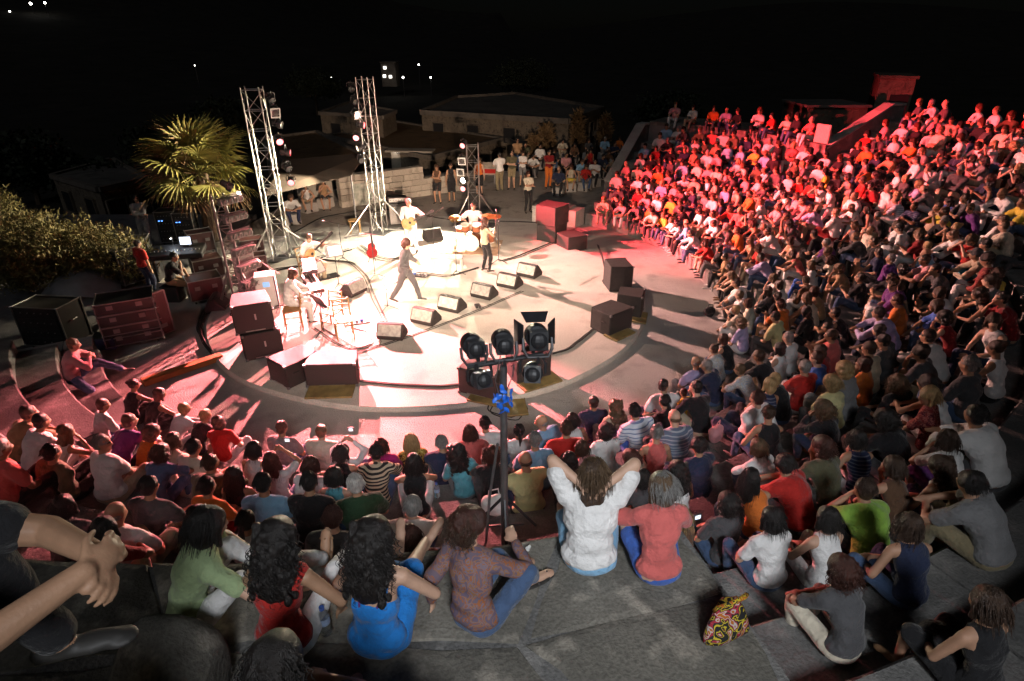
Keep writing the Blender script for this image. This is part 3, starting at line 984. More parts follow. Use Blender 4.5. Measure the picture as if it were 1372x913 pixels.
def locks(kind):
    """Loose locks worn over the hair mass by the nearer people, shared between them."""
    spec = {'short': (320, .06, .076, .003, .002, (.3, .7)), 'thick': (320, .10, .10, .003, .004, (.6, 1.4)), 'bun': (240, .05, .072, .003, .002, (.3, .6)), 'pony': (240, .06, .072, .003, .002, (.3, .6)),
            'bob': (340, .19, .115, .0034, .004, (.6, 1.4)), 'long': (320, .34, .12, .0036, .005, (.6, 1.4)), 'curly': (200, .17, .15, .0045, .012, (5, 9)), 'curlylong': (180, .36, .15, .005, .014, (5, 9))}.get(kind)
    if spec is None: return None
    if kind not in LOCKS:
        n, L, sp, r, a, t = spec
        LOCKS[kind] = curls(None, n, L, sp, len(kind), r, a, turns=t)
    return LOCKS[kind]
# ------------------------------------------------------------------ the audience
# head spot in the photo, shirt, cut, hair kind, hair colour [, pose, legs, build]
AUD = '''
174 516 black tank bun black hug black,skirt f
199 520 black tank bob red hug black,skirt f
130 549 white tee short red lap denim,shorts f
156 568 purple tee short brown forward
187 575 orange tee curly red lap
209 585 cream tee bob brown lap
138 597 white tee short grey turned beige,shorts h
199 607 denim~blue tee curly red forward
39 560 white tee short black lap
66 578 white tank long light chin white,long f
80 602 olive tee short black back black,long m
10 548 tan tee short red forward
5 584 coral tee short white lap
228 549 white long short blond forward white,long f
261 556 black tee short blond hug beige,long f
294 567 red tee bob brown turned white,long f
239 593 cream tee short black lap beige,shorts h
266 632 olive tee short brown forward brown,long h
273 648 orange tee short black lap red,shorts f
313 632 black tank long black lap black,skirt f
334 601 white tank bob black lap denim,long f
361 619 white tee long red photo denim,long f
375 576 grey tee short brown lap
403 614 white tee bob red lap
352 649 light~blue tee short black lap navy,long m
400 642 black tee short black lap black,long m
329 702 white tee pony black lap
248 702 black tee bob black lap
75 697 dark~grey tee bob black lap
107 699 dark~red tee bob black lap
158 690 white tee bald grey lap beige,long h
193 688 dark~grey tee short black lap
428 583 cream tee short light lap beige,long h
455 610 black tank bob black lap
465 604 white long short black photo denim,long f
513 597 magenta tee bob red lap denim,long f
502 617 striped~cream~and~black tee short black forward denim,long m
551 597 yellow~and~brown~patterned tee long blond lap
555 621 black tank long black forward white,long f
591 588 navy tee short grey folded grey,long h
435 650 turquoise tank bob black lap white,long f
481 641 dark~green tee short white lap denim,long h
535 692 white tee short grey forward
562 697 dark~red tee bob red lap
443 706 dark~grey tee short red lap
626 584 coral tee long red lap
620 602 turquoise tee curlylong black lap grey,skirt f
656 579 white tee short black lap
655 602 black tee bob red lap
695 576 white tee pony black lap denim,long f
718 597 light~blue tee short grey lap grey,long m
730 565 light~blue tee bald grey turned beige,long h
701 621 pale~yellow tee bald brown folded navy,long h
756 576 red tee short brown lap dark~grey,long h
773 563 white tank bob black lap
763 621 dark~grey tee bob black lap
794 597 pink tee bob brown forward white,long f
792 541 navy tee short black folded denim,long m
825 545 beige tee curlylong light lap grey,long f
815 585 white tee curly black lap
858 548 blue-striped~white tee short black lap blue,long h
842 600 olive tank curly red lap grey,long f
881 586 coral tank short grey lap cream,long f
904 569 grey-striped~blue tee bald light lap dark~grey,long h
893 520 white tee short black turned navy,long m
904 539 black tee pony black lap
916 516 yellow tee short red lap white,shorts c
938 522 black tee short black chin beige,long m
808 612 white tee bob red lap
861 643 dark~grey tee bob black chin black,long f
902 627 white tank curlylong black lap white,skirt f
943 610 navy long thick black lap navy,long m
935 494 lilac tee bald grey lap grey,long m
957 485 navy tee short grey hug denim,long m
967 473 pale~patterned tee short brown hug denim,long f
982 460 black tank bob red hug denim,long f
994 429 lilac tee curly light lap white,long f
988 412 cream tee short blond hug white,long f
1012 421 cream tee bob red lap white,long f
1026 477 black tee short brown hug beige,long m
1040 461 white tank bob black lap navy,long f
1048 446 white long short grey lap dark~grey,long m
1055 432 pale~yellow tee short black lap dark~grey,long m
1013 496 pale~patterned tee short light forward denim,long f
1005 533 white long short red back navy,long h
1026 521 navy~striped tank bob blond lap
1050 519 black tee short blond hug denim,long f
1076 496 red tee short grey folded white,long h
1096 492 blue tee short red lap white,long m
1107 477 dark~red tee bob brown lap black,long f
1030 556 black tank bun brown turned denim,long f
1118 541 black long curly light chin navy,long f
1123 519 pale~yellow tee curly blond lap dark~grey,long f
1055 413 orange tee short red clap tan,long m
1071 411 black tee bob black lap black,long f
1105 440 coral tee short brown clap black,long m
1123 452 black tank short black forward white,long f
975 664 dark~grey tee curly black lap denim,long f
945 687 brown tank bob blond lap black,skirt f
1032 593 white long bob light hug navy,long f
1020 630 orange tank long black turned denim,long f
1084 626 red tee thick black forward dark~grey,long h
1036 666 white tee bob black lap denim,long f
1101 605 olive tee curly red chin grey,long m
1137 597 navy~striped tank bob black turned white,long f
1214 615 brown tank bob brown chin black,skirt f
1222 573 black tee curly black forward dark~grey,long m
1339 564 white long short black forward dark~grey,long h
1130 414 black tank short black forward black,long f
1128 516 grey tee curly blond lap grey,long h
1156 495 orange tee bob red clap white,long f
1169 479 beige tee short brown lap dark~grey,long m
1187 465 dark~grey tee short black lap
1203 440 dark~grey tank long black forward white,long f
1189 414 lilac long short black forward navy,long h
1206 404 orange tee short red lap
1270 459 white long short black forward light~blue,long m
1266 489 dark~grey tee thick black chin
1291 483 dark~grey tee short grey lap denim,long m
1246 522 red~patterned tee bob blond turned white,long f
1256 505 white tank curly black lap
1240 546 black tee curly light turned black,long f
1283 426 dark~red tank curly black chin black,long f
1049 705 dark~grey tee thick black back black,long m
1115 707 white tank bob black lap white,long f
1181 665 lime~green tee short brown chin black,long h
1218 645 navy tank bob brown turned denim,long f
1251 645 white tank curlylong brown lap navy,long f
1280 569 white tee bob brown chin purple,skirt f
1352 652 grey tee thick black forward khaki,long h
1150 778 dark~grey tee curly red hug cream,long f
1090 832 black tank bob red lap black,skirt f
1345 800 black tank bob brown lap black,skirt f
1298 860 purple tee bob red lap black,long f
1298 312 white long short light forward black,long h
1330 339 beige long cap dark~grey forward turquoise,long m
1345 326 white tee short black lap
1245 330 light~blue tee short blond turned denim,long f
1260 346 pink tee short black forward black,long m
1275 361 dark~grey tee short black lap
1281 388 white tank bob brown forward khaki,shorts f
1365 402 dark~red tee short black chin
940 282 white tee bob black lap
956 286 white tee short black lap beige,long m
968 297 white tee short brown forward
934 314 white long short black forward denim,long m
954 323 red tee bob red forward red,skirt f
963 332 black tee bob black lap
991 310 orange tee short red lap denim,long m
1004 269 orange long short brown folded dark~grey,long m
988 270 red tee short red forward
1006 321 tan tank long light lap
1025 324 red tee bob red lap beige,long f
1042 336 lilac long short black forward denim,long m
1049 300 white tee short black lap
1027 285 tan tank bob red lap
1039 285 pink tee short brown clap
1058 259 white tank bob black lap
1070 265 pink tee long brown lap
1083 272 pink long short brown lap
1096 285 lilac tee short brown forward beige,long m
1117 289 white tee short light folded dark~red,long h
1067 300 dark~grey tee curly black lap
1064 315 tan tank bob red folded denim,long f
1083 330 coral tank bob red forward white,long f
1099 349 white tee bob light lap blue,long f
1051 369 white tee bob light chin
1058 379 white tank bob brown hug
1012 395 white tee short light forward
980 384 white tee short black hug dark~grey,long m
993 365 pale~yellow tank long light lap
967 369 tan tank bob black hug
1124 365 tan tee curly light chin
1122 388 tan tank bob red lap
'''
r_ = random.Random(11)
LEGDEF = [('denim blue', 'long')] * 4 + [('black', 'long')] * 3 + [('beige', 'long')] * 2 + [('white', 'long')] * 2 + [('dark grey', 'long')] * 2 + [('khaki', 'shorts'), ('navy', 'long'), ('denim blue', 'shorts'), ('white', 'skirt'), ('black', 'skirt')]
def legcol(c): return {'denim': 'denim blue'}.get(c, c).replace('~', ' ')
placed = []     # dicts
HEAD_Z, HEAD_FW = .71, .10
ths = np.arange(TH0 + 2.0, TH1 - 2.0, .3)
CAND = []
for k in range(12):
    for dr in (-.06, .0, .08):
        for t in ths:
            if k >= 7 and not THS + 3 < t < TH1U - 3: continue
            r = row_r(k, t) + .32 + dr
            hpos = pol(r - HEAD_FW, t, row_z(k) + HEAD_Z)
            CAND.append((k, t, r, *hpos))
CAND = np.array(CAND)
CPX = np.stack(proj(CAND[:, 3:6]), 1)
def clear(k, t, r, gap=.46):
    p = pol(r, t)
    for q in placed:
        if q['k'] == k and math.hypot(q['p'][0] - p[0], q['p'][1] - p[1]) < gap: return False
    return True
for ln in AUD.strip().split('\n'):
    w = ln.split()
    x, y = float(w[0]), float(w[1])
    d = np.hypot(CPX[:, 0] - x, (CPX[:, 1] - y))
    for i in np.argsort(d)[:400]:
        k, t, r = int(CAND[i, 0]), CAND[i, 1], CAND[i, 2]
        if clear(k, t, r, .42): break
    if d[i] > 60:
        continue
    sh = w[2].replace('~', ' ')
    b = 'f' if w[4] in ('bob', 'long', 'pony', 'bun', 'curlylong', 'curly') or w[3] == 'tank' else 'm'
    pose = w[6] if len(w) > 6 else r_.choice(['lap', 'forward', 'hug', 'chin'])
    legs = r_.choice(LEGDEF)
    if len(w) > 7:
        c, q = w[7].rsplit(',', 1); legs = (legcol(c), q)
    if len(w) > 8: b = w[8]
    sc = 1.0
    if b == 'c': b, sc = 'f', .72
    if math.hypot(*pol(r, t)[:2]) < 6.2 and t > THS: sc *= .9
    if pose == 'lap' and len(w) < 8: pose = r_.choice(['lap', 'lap', 'forward', 'hug', 'folded', 'chin'])
    placed.append(dict(k=k, t=t, r=r, p=pol(r, t, row_z(k)), shirt=(sh, w[3]), hair=(w[4], w[5].replace('~', ' ')), pose=pose, legs=legs, b=b, sc=sc, yaw=r_.gauss(0, 7)))
N_ANN = len(placed)
# the packed rows of the far wing and the right-hand side
PAL = ['white'] * 11 + ['cream'] * 3 + ['pink'] * 4 + ['black'] * 5 + ['dark grey'] * 3 + ['red'] * 3 + ['orange'] * 3 + ['lilac'] * 2 + ['light blue'] * 2 + ['grey'] * 2 + ['beige'] * 2 + ['navy', 'olive', 'coral', 'yellow', 'tan', 'brown', 'red-striped white', 'red-striped white', 'pale patterned', 'blue-striped white', 'purple', 'dark red']
PAL_R = ['white'] * 5 + ['cream', 'pink'] + ['black'] * 6 + ['dark grey'] * 4 + ['red', 'dark red', 'orange', 'lilac', 'light blue', 'grey', 'beige', 'navy', 'olive', 'blue', 'yellow', 'brown', 'grey-striped blue', 'navy striped', 'red patterned', 'pale patterned', 'purple', 'navy']
def filler(k, t, r, pal):
    f = r_.random() < .5
    hk = r_.choice(['bob', 'long', 'pony', 'curly', 'bob', 'curlylong', 'bun'] if f else ['short', 'short', 'short', 'thick', 'bald', 'short'])
    hc = r_.choice(['black', 'black', 'brown', 'brown', 'red', 'light', 'blond'] if f else ['black', 'black', 'brown', 'brown', 'light', 'grey'])
    return dict(k=k, t=t, r=r, p=pol(r, t, row_z(k)), shirt=(r_.choice(pal), r_.choice(['tee', 'tee', 'tank'] if f else ['tee', 'tee', 'long'])), hair=(hk, hc),
                pose=r_.choice(['lap', 'lap', 'forward', 'forward', 'hug', 'chin', 'clap', 'folded', 'back', 'turned', 'cheer', 'slouch', 'slouch']), legs=r_.choice(LEGDEF), b='f' if f else r_.choice('mmmh'), sc=r_.uniform(.88, 1.06), yaw=r_.gauss(0, 17))
for k in range(13):
    t = [-26, -28, -30, -34, -40, -44, -46, -44, -40, -38, -36, -34, -32][k]
    while t < (TH1 - 3 if k < 8 else TH1U - 3):
        r = row_r(k, t) + .32 + r_.uniform(-.12, .12)
        occ = .95 if t > 2 else (.78 if k < 7 else .66)
        if r_.random() < occ and clear(k, t, r, .43):
            placed.append(filler(k, t, r, PAL if t > -4 else PAL_R))
        t += r_.uniform(.44, .60) / r * 57.3
# the rim of the far wing
for t, c in ((51, 'pink'), (47.6, 'white'), (44.0, 'orange'), (41.8, 'lilac'), (39.6, 'black'), (36.0, 'white'), (33.2, 'red'), (30.8, 'cream'), (28.6, 'black'), (26.0, 'coral')):
    d = filler(20, t, row_r(20, t) + .30, PAL); d['shirt'] = (c, 'tee' if c != 'orange' else 'tank'); d['pose'] = r_.choice(['lap', 'clap', 'hug']); placed.append(d)

ORD = ['first', 'second', 'third', 'fourth', 'fifth', 'sixth', 'seventh', 'eighth', 'ninth', 'tenth', 'eleventh', 'twelfth', 'thirteenth']
def rowname(k):
    return 'front row' if k == 0 else ORD[k] + ' row' if k < 20 else 'walkway rim'
for q in placed:
    q['d'] = float(np.linalg.norm(q['p'] - np.array([0, 0, CAM_H])))
    px, py = proj(q['p'] + np.array([0, 0, .5]))
    q['vis'] = -25 < px < 1400 and -20 < py < 935
placed = [q for q in placed if q['vis']]
by_row = {}
for q in placed: by_row.setdefault(q['k'], []).append(q)
for k, L in by_row.items():
    L.sort(key=lambda q: -q['t'])
    for i, q in enumerate(L): q['n'] = i + 1; q['nb'] = (L[i - 1] if i else None, L[i + 1] if i + 1 < len(L) else None)
N_SINGLE = 262
order = sorted(placed, key=lambda q: q['d'] - (1000 if False else 0))
singles, rest = order[:N_SINGLE], order[N_SINGLE:]
AUD_S = .93
STAGE_LOOK = np.array([CX + .4, CY + 1.6])
def face(q):
    d = STAGE_LOOK - q['p'][:2]
    return math.atan2(d[1], d[0]) - math.pi / 2 + rad(q['yaw'])
def nth(n):
    return '%d%s' % (n, 'th' if 10 < n % 100 < 14 else {1: 'st', 2: 'nd', 3: 'rd'}.get(n % 10, 'th'))
def gname(q): return q['shirt'][0] + ' ' + NAMES_G[q['shirt'][1]]
seen = {}
for q in singles:
    q['lab'] = 'person in %s and %s %s, %s, %s' % (gname(q), q['legs'][0], NAMES_L[q['legs'][1]], POSES[q['pose']]['what'], rowname(q['k']))
    if len(q['lab'].split()) > 16: q['lab'] = 'person in %s, %s, %s' % (gname(q), POSES[q['pose']]['what'], rowname(q['k']))
    seen.setdefault(q['lab'], []).append(q)
for lab, L in list(seen.items()):
    if len(L) > 1:
        for q in L:
            q['lab'] = 'person in %s, %s in the %s from the far wing wall' % (gname(q), nth(q['n']), rowname(q['k']))
labs = {}
for q in singles: labs.setdefault(q['lab'], []).append(q)
for q in singles:
    shoe = M_SHOE_W if r_.random() < .25 else (M_SHOE_T if r_.random() < .35 else M_SHOE_D)
    o = make_person(q['p'].tolist(), face(q), q['pose'], q['b'], q['shirt'], q['legs'], q['hair'], r_.choice([0, 0, 1, 2, 2, 3]), shoe, q['sc'] * AUD_S, mirror=r_.choice((-1, 1)), near=q['d'] < 9.5)
    o.rotation_euler[0] = rad(r_.gauss(0, 2.0)); o.rotation_euler[1] = rad(r_.gauss(0, 3.0))
    tag(o, q['lab'], 'person', 'audience seated in the ' + rowname(q['k']))
    q['o'] = o
q_n = len(placed)
print('audience', len(placed), 'annotated', N_ANN, 'rest', len(rest), 'far d', rest[0]['d'] if rest else 0)

# the farthest of the audience, past the ones that can be told apart
def crowd_mesh(people):
    LOW = {}
    def low(pose, b):
        if (pose, b) in LOW: return LOW[pose, b]
        P, B = POSES[pose], BUILDS[b]; J = rig(P, B)
        parts = []
        for nm, mb, vx in (('skin', body_shapes(J, B), .048), ('shirt', shirt_shapes(J, B, 'tee'), .052), ('legs', trouser_shapes(J, B, 'long'), .056)):
            parts.append((nm, remesh(mb, vx, 1)))
        out = []
        for nm, me in parts:
            co = np.empty(len(me.vertices) * 3); me.vertices.foreach_get('co', co)
            out.append((nm, co.reshape(-1, 3), [tuple(p.vertices) for p in me.polygons]))
        LOW[pose, b] = (J, out)
        return LOW[pose, b]
    HL = {}
    mb = MB(); cols = []
    for q in people:
        b = 'f' if q['b'] == 'f' else 'm'
        pose = q['pose'] if q['pose'] in ('lap', 'forward', 'clap', 'folded', 'chin') else 'lap'
        J, parts = low(pose, b)
        R = rotz(face(q)) * q['sc'] * AUD_S
        hk = q['hair'][0] if q['hair'][0] in ('short', 'bob', 'long', 'bald') else 'bob' if b == 'f' else 'short'
        if hk not in HL:
            me = hair_mesh(hk, .024); co = np.empty(len(me.vertices) * 3); me.vertices.foreach_get('co', co)
            HL[hk] = (co.reshape(-1, 3), [tuple(p.vertices) for p in me.polygons])
        c_sh = CLOTH.get(q['shirt'][0], (.6, .5, .5)); c_lg = CLOTH[q['legs'][0]]
        c_sk = random.choice([(.42, .235, .15), (.52, .32, .225), (.36, .205, .125)])
        c_hr = {'black': (.014, .011, .01), 'brown': (.045, .024, .014), 'red': (.085, .026, .014), 'light': (.15, .088, .045), 'blond': (.36, .24, .11), 'grey': (.22, .21, .2), 'white': (.5, .48, .45)}.get(q['hair'][1], (.03, .02, .015))
        for nm, co, fs in parts:
            mb.add(co @ R.T + q['p'], fs); cols += [{'skin': c_sk, 'shirt': c_sh, 'legs': c_lg}[nm]] * len(fs)
        hv, hf = HL[hk]
        mb.add((hv @ J['HR'].T + J['head']) @ R.T + q['p'], hf); cols += [c_hr] * len(hf)
    me = mb.mesh('crowd', smooth=True)
    at_ = me.attributes.new('garb', 'FLOAT_COLOR', 'FACE')
    at_.data.foreach_set('color', np.c_[np.array(cols), np.ones(len(cols))].ravel())
    m = mat('crowd_cloth', (.5, .5, .5), .85, 0, spec=.25)
    an = m.node_tree.nodes.new('ShaderNodeAttribute'); an.attribute_name = 'garb'
    m.node_tree.links.new(an.outputs['Color'], m.node_tree.nodes['Principled BSDF'].inputs['Base Color'])
    o = link('crowd', me, m)
    tag(o, 'distant mass of seated spectators at the red-lit far wing', 'crowd', kind='stuff')
    return o
if rest: crowd_mesh(rest)
# ------------------------------------------------------------------ stage lamps, trusses, loudspeakers
def at_y(px, py, Y):
    u, v = (px - 686.0) / FPX, (py - 456.5) / FPX
    d = (u, _cp - v * _sp, -(_sp + v * _cp)); t = Y / d[1]
    return np.array([t * d[0], Y, CAM_H + t * d[2]])
M_ALU = mat('truss_aluminium', (.40, .39, .385), .35, .08, 12, metal=.75)
M_BLACKM = mat('black_metal', (.03, .03, .033), .45, .25, 10, metal=.3)
M_GREYM = mat('grey_metal', (.25, .25, .26), .4, .2, 12, metal=.8)
M_CAB = mat('speaker_cabinet', (.022, .02, .02), .75, .2, 9, .3, 160)
M_GRILLE = mat('speaker_grille', (.035, .034, .034), .6, .3, 200, .6, 260, metal=.2)
M_RUB = mat('black_rubber', (.02, .02, .02), .8, .1)
M_WOOD = mat('pale_wood', (.42, .26, .11), .6, .25, 6, .2, 40)
M_PLANK = mat('orange_plank', (.40, .16, .045), .7, .3, 3, .3, 30)
M_BOARD = mat('floor_board_ply', (.20, .155, .06), .7, .35, 5, .3, 50)
M_CASE = mat('flightcase_panel', (.045, .014, .014), .5, .2, 8)
M_CASEB = mat('flightcase_black', (.02, .02, .022), .5, .2, 8)
M_EDGE = mat('case_edging', (.34, .34, .34), .4, .1, 10, metal=.8)
M_PANEL = mat('worn_grey_panel', (.34, .33, .31), .55, .3, 14)
M_WHITE = mat('white_enamel', (.75, .75, .74), .4, .05)
M_BADGE = mat('badge_plate', (.55, .55, .55), .3, 0, metal=.5)
M_GEL = mat('gel_frame', (.30, .10, .05), .5, .2)

LAMP_N = [0]
def lens_mat(name, col, s):
    return mat(name, (.3, .3, .3), .2, 0, emit=col, estr=s)
M_LENS_OFF = mat('lens_dark', (.03, .03, .035), .1, 0, spec=.8)
def stage_lamp(loc, aim, label, lit=None, power=0, cone=40, blend=.6, size=.11, length=.30, doors=False, square=False, group='stage lamps on the trusses', soft=.06, hang=True):
    loc = np.asarray(loc, float); d = nrm(np.asarray(aim, float) - loc)
    F = frame(d)
    M = np.eye(4); M[:3, :3] = F; M[:3, 3] = loc
    root = thing('stage_lamp', label, 'lamp', group=group)
    root.matrix_world = Matrix(M.tolist())
    s = size
    RY = np.array([[1, 0, 0], [0, 0, 1], [0, -1, 0]], float)      # lathe axis z -> y
    b = MB(); b.lathe([(s * .35, -length * .55), (s * .62, -length * .5), (s * .72, -length * .3), (s * .72, -length * .05), (s * .95, length * .0), (s, length * .08), (s, length * .42), (s * .9, length * .43), (s * .88, length * .36), (.004, length * .36)], (0, 0, 0), RY, 18)
    b.ell((0, -length * .45, 0), (s * .7, s * .42, s * .7), None, 12)
    b.build('housing', M_BLACKM if not square else M_GREYM, root, smooth=False)
    v = MB()
    for k in range(6): v.box((0, -length * (.1 + .07 * k), 0), (s * 1.5, .006, s * 1.5))
    v.build('cooling_fins', M_BLACKM, root)
    l = MB(); l.lathe([(s * .86, length * .375), (s * .5, length * .395), (.004, length * .405)], (0, 0, 0), RY, 16)
    l.build('lens', lens_mat(*lit) if lit else M_LENS_OFF, root)
    y = MB(); a = 1.18 * s
    pts = [(-a, 0, 0), (-a, -.02, s * .9), (-a * .7, -.03, s * 1.55), (a * .7, -.03, s * 1.55), (a, -.02, s * .9), (a, 0, 0)]
    if not hang: pts = [(x, yy, -zz) for x, yy, zz in pts]
    y.tube(pts, .012, 6)
    y.cyl((0, -.03, (1.5 if hang else -1.5) * s), (0, -.03, (2.1 if hang else -2.1) * s), .016, n=6)
    y.build('yoke', M_BLACKM, root)
    if square:
        g = MB(); w = s * 1.12; y0 = length * .45
        for q in ((-1, 0), (1, 0), (0, -1), (0, 1)):
            if q[0]: g.box((q[0] * w, y0, 0), (s * .3, .008, s * 2.5))
            else: g.box((0, y0 + .001, q[1] * w), (s * 1.94, .007, s * .3))
        g.build('gel_frame', M_WHITE, root)
    if doors:
        for q in range(4):
            g = MB(); ang = q * math.pi / 2
            R = Ry(ang)
            w0, w1, L = s * .8, s * 1.15, s * 1.1
            v4 = np.array([(-w0, length * .44, s), (w0, length * .44, s), (w1, length * .44 + L * .8, s + L * .6), (-w1, length * .44 + L * .8, s + L * .6)])
            v8 = np.concatenate([v4, v4 + np.array([0, -.004, .008])]) @ R.T
            g.add(v8, [(0, 1, 2, 3), (7, 6, 5, 4), (0, 4, 5, 1), (1, 5, 6, 2), (2, 6, 7, 3), (3, 7, 4, 0)])
            g.build('barn_door', M_BLACKM, root)
    if power:
        L = bpy.data.lights.new('lamp_light', 'SPOT')
        L.energy = power; L.color = lit[1]; L.spot_size = rad(cone); L.spot_blend = blend; L.shadow_soft_size = soft
        o = bpy.data.objects.new('lamp_light', L); COL.objects.link(o)
        o.parent = root; o.location = (0, length * .45 + soft + .04, 0); o.rotation_euler = (math.pi / 2, 0, 0)
    return root

def truss_tower(label, base, h, w, rz, step=.5, legs4=True, outrig=(), group='lighting towers'):
    root = thing('truss_tower', label, 'truss', base, rz, group)
    q = w / 2
    cs = [(-q, -q), (q, -q), (q, q), (-q, q)] if legs4 else [(-q, -q), (q, -q), (0, q)]
    for x, y in cs:
        MB().cyl((x, y, .02), (x, y, h), .021, n=8).build('chord', M_ALU, root)
    for i in range(len(cs)):
        a, b2 = cs[i], cs[(i + 1) % len(cs)]
        m = MB(); n = int(h / step)
        for k in range(n + 1):
            z = .12 + k * (h - .2) / n
            m.cyl((a[0], a[1], z), (b2[0], b2[1], z), .010, n=6)
            if k < n:
                z2 = .12 + (k + 1) * (h - .2) / n
                p, r = (a, b2) if k % 2 else (b2, a)
                m.cyl((p[0], p[1], z), (r[0], r[1], z2), .009, n=6)
        m.build('lacing', M_ALU, root)
    for dx, dy in outrig:
        m = MB(); e = np.array([dx, dy, .03])
        m.cyl((math.copysign(q, dx), math.copysign(q, dy), 1.1), e, .03, n=8)
        m.cyl((math.copysign(q, dx), math.copysign(q, dy), .12), e, .022, n=8)
        m.lathe([(.07, 0), (.07, .02), (.02, .05)], (dx, dy, 0), n=10)
        m.build('outrigger', M_ALU, root)
    MB().box((0, 0, .01), (w + .25, w + .25, .02)).build('base_plate', M_GREYM, root)
    return root

WARM = (1.0, .80, .52); WHITE_W = (1.0, .90, .72); PINK = (1.0, .22, .23); RED = (1.0, .065, .08); ROSE = (1.0, .50, .42)
T1 = np.array([-7.45, 18.5, 0.0]); T2 = np.array([-4.85, 21.4, 0.0]); T3 = np.array([-1.45, 22.7, 0.0]); TL = np.array([-7.05, 14.3, 0.0])
truss_tower('tall aluminium lattice tower beside the palm tree', T1, 5.15, .50, rad(8), .55, outrig=((1.5, -.2), (-.9, -.9), (.3, 1.1)))
truss_tower('tall aluminium lattice tower behind the guitarist, before the plaster wall', T2, 5.25, .42, rad(-15), .55, outrig=((-.9, -.9), (1.0, .6)))
truss_tower('short aluminium lattice tower behind the drum kit', T3, 2.95, .42, rad(5), .5, outrig=((-.8, -.5), (.9, .4)))
truss_tower('leaning rack of lamp battens on a narrow truss by the flight cases', TL, 3.05, .28, rad(30), .35, outrig=((.5, -.5), (-.5, .5)))

# tower beside the palm
def on(T, dx, dy, z): return T + np.array([dx, dy, z])
stage_lamp(on(T1, .52, -.1, 4.85), (-2, 14, 0), 'unlit round lamp topmost on the palm-side tower')
stage_lamp(on(T1, .58, -.15, 4.50), (1, 8, 1), 'lamp with square pale gel frame on the palm-side tower', square=True)
stage_lamp(on(T1, .62, -.1, 4.15), (5, 16, 1), 'dark lamp below the gel frame on the palm-side tower')
stage_lamp(on(T1, .62, -.25, 3.72), (-1.4, 9.3, .0), 'glowing pink lamp facing the near tiers on the palm-side tower', ('lens_pink', PINK, 4), 56000, 37, .7)
stage_lamp(on(T1, .72, -.1, 3.35), (6.0, 20.3, 1.8), 'glowing red lamp facing the far wing on the palm-side tower', ('lens_red', RED, 6), 52000, 42, 1.0)
stage_lamp(on(T1, .66, -.1, 2.92), (-2, 15, 0), 'pink-lit drum-shaped lamp second from the bottom on the palm-side tower')
stage_lamp(on(T1, .80, -.3, 2.55), (-4.4, 9.4, -.1), 'glowing rosy lamp lowest on the palm-side tower', ('lens_pink2', PINK, 3), 36000, 30, .7)
# tower behind the guitarist
stage_lamp(on(T2, -.42, -.2, 4.95), (-4, 15, 0), 'unlit lamp topmost on the tower behind the guitarist')
stage_lamp(on(T2, -.38, -.15, 4.55), (0, 15, 0), 'round dark lamp near the top of the tower behind the guitarist')
stage_lamp(on(T2, -.40, -.2, 4.12), (6.2, 13.6, 1.0), 'glowing square-framed lamp turned to the audience on the tower behind the guitarist', ('lens_rose3', ROSE, 40), 22000, 62, 1.0, square=True)
stage_lamp(on(T2, -.20, -.35, 3.80), (7.0, 19.4, 2.2), 'glowing red lamp turned to the wing on the tower behind the guitarist', ('lens_red', RED, 6), 42000, 42, 1.0)
stage_lamp(on(T2, -.40, -.30, 3.42), (-5.2, 10.0, .1), 'brightest pink lamp on the tower behind the guitarist', ('lens_rose', PINK, 5), 60000, 35, .7)
stage_lamp(on(T2, -.32, -.25, 3.05), (-10.7, 17.6, 1.9), 'pale pink lamp below the glowing ones on the tower behind the guitarist', ('lens_warm', WARM, 5), 5200, 66)
stage_lamp(on(T2, -.36, -.2, 2.66), (-2, 15, 0), 'reddish lamp lowest on the tower behind the guitarist')
# short tower behind the drums
stage_lamp(on(T3, -.30, -.25, 2.95), (-6.2, 9.4, -.2), 'pink lamp on top of the short tower behind the drums', ('lens_rose4', PINK, 3), 36000, 28, .8)
stage_lamp(on(T3, -.36, -.30, 2.42), (-3, 12, 0), 'white-framed square lamp upper on the short tower behind the drums', square=True)
stage_lamp(on(T3, -.40, -.30, 2.02), (-5, 12, 0), 'white-framed square lamp lower on the short tower behind the drums', square=True)
stage_lamp(on(T3, -.30, -.35, 1.72), (-4.6, 17.5, 1.0), 'dazzling white lamp on the short tower behind the drums', ('lens_white', (1.0, .86, .62), 90), 9000, 125, .9)
stage_lamp(on(T3, -.34, -.35, 1.42), (-5.4, 9.6, .0), 'glowing lamp lowest on the short tower behind the drums', ('lens_rose2', PINK, 4), 6000, 36, .9)

# battens on the narrow truss
for i in range(6):
    z = 2.95 - i * .42
    root = thing('lamp_batten', 'lamp batten %s on the narrow truss beside the keyboards' % ('topmost', 'second from the top', 'third from the top', 'fourth from the top', 'second from the bottom', 'lowest')[i], 'lamp', TL + np.array([.33 + .03 * i, -.10, z]), rad(62), 'lamp battens on the narrow truss')
    MB().box((0, 0, 0), (.62, .16, .17)).build('housing', M_ALU, root, bevel=.015)
    for k in range(4):
        MB().lathe([(.062, 0), (.062, .05), (.05, .052), (.048, .02), (.004, .02)], (-.22 + k * .147, -.08, 0), Rx(rad(90)), 12).build('reflector', M_ALU, root)
    MB().tube([(-.33, 0, 0), (-.34, .03, .12), (.34, .03, .12), (.33, 0, 0)], .012, 6).build('yoke', M_GREYM, root)
stage_lamp(TL + np.array([.25, .1, 3.25]), (-3.2, 15.5, .3), 'pink wash lamp on top of the narrow truss beside the keyboards', ('lens_side', (1.0, .66, .48), 20), 5200, 88, .9)

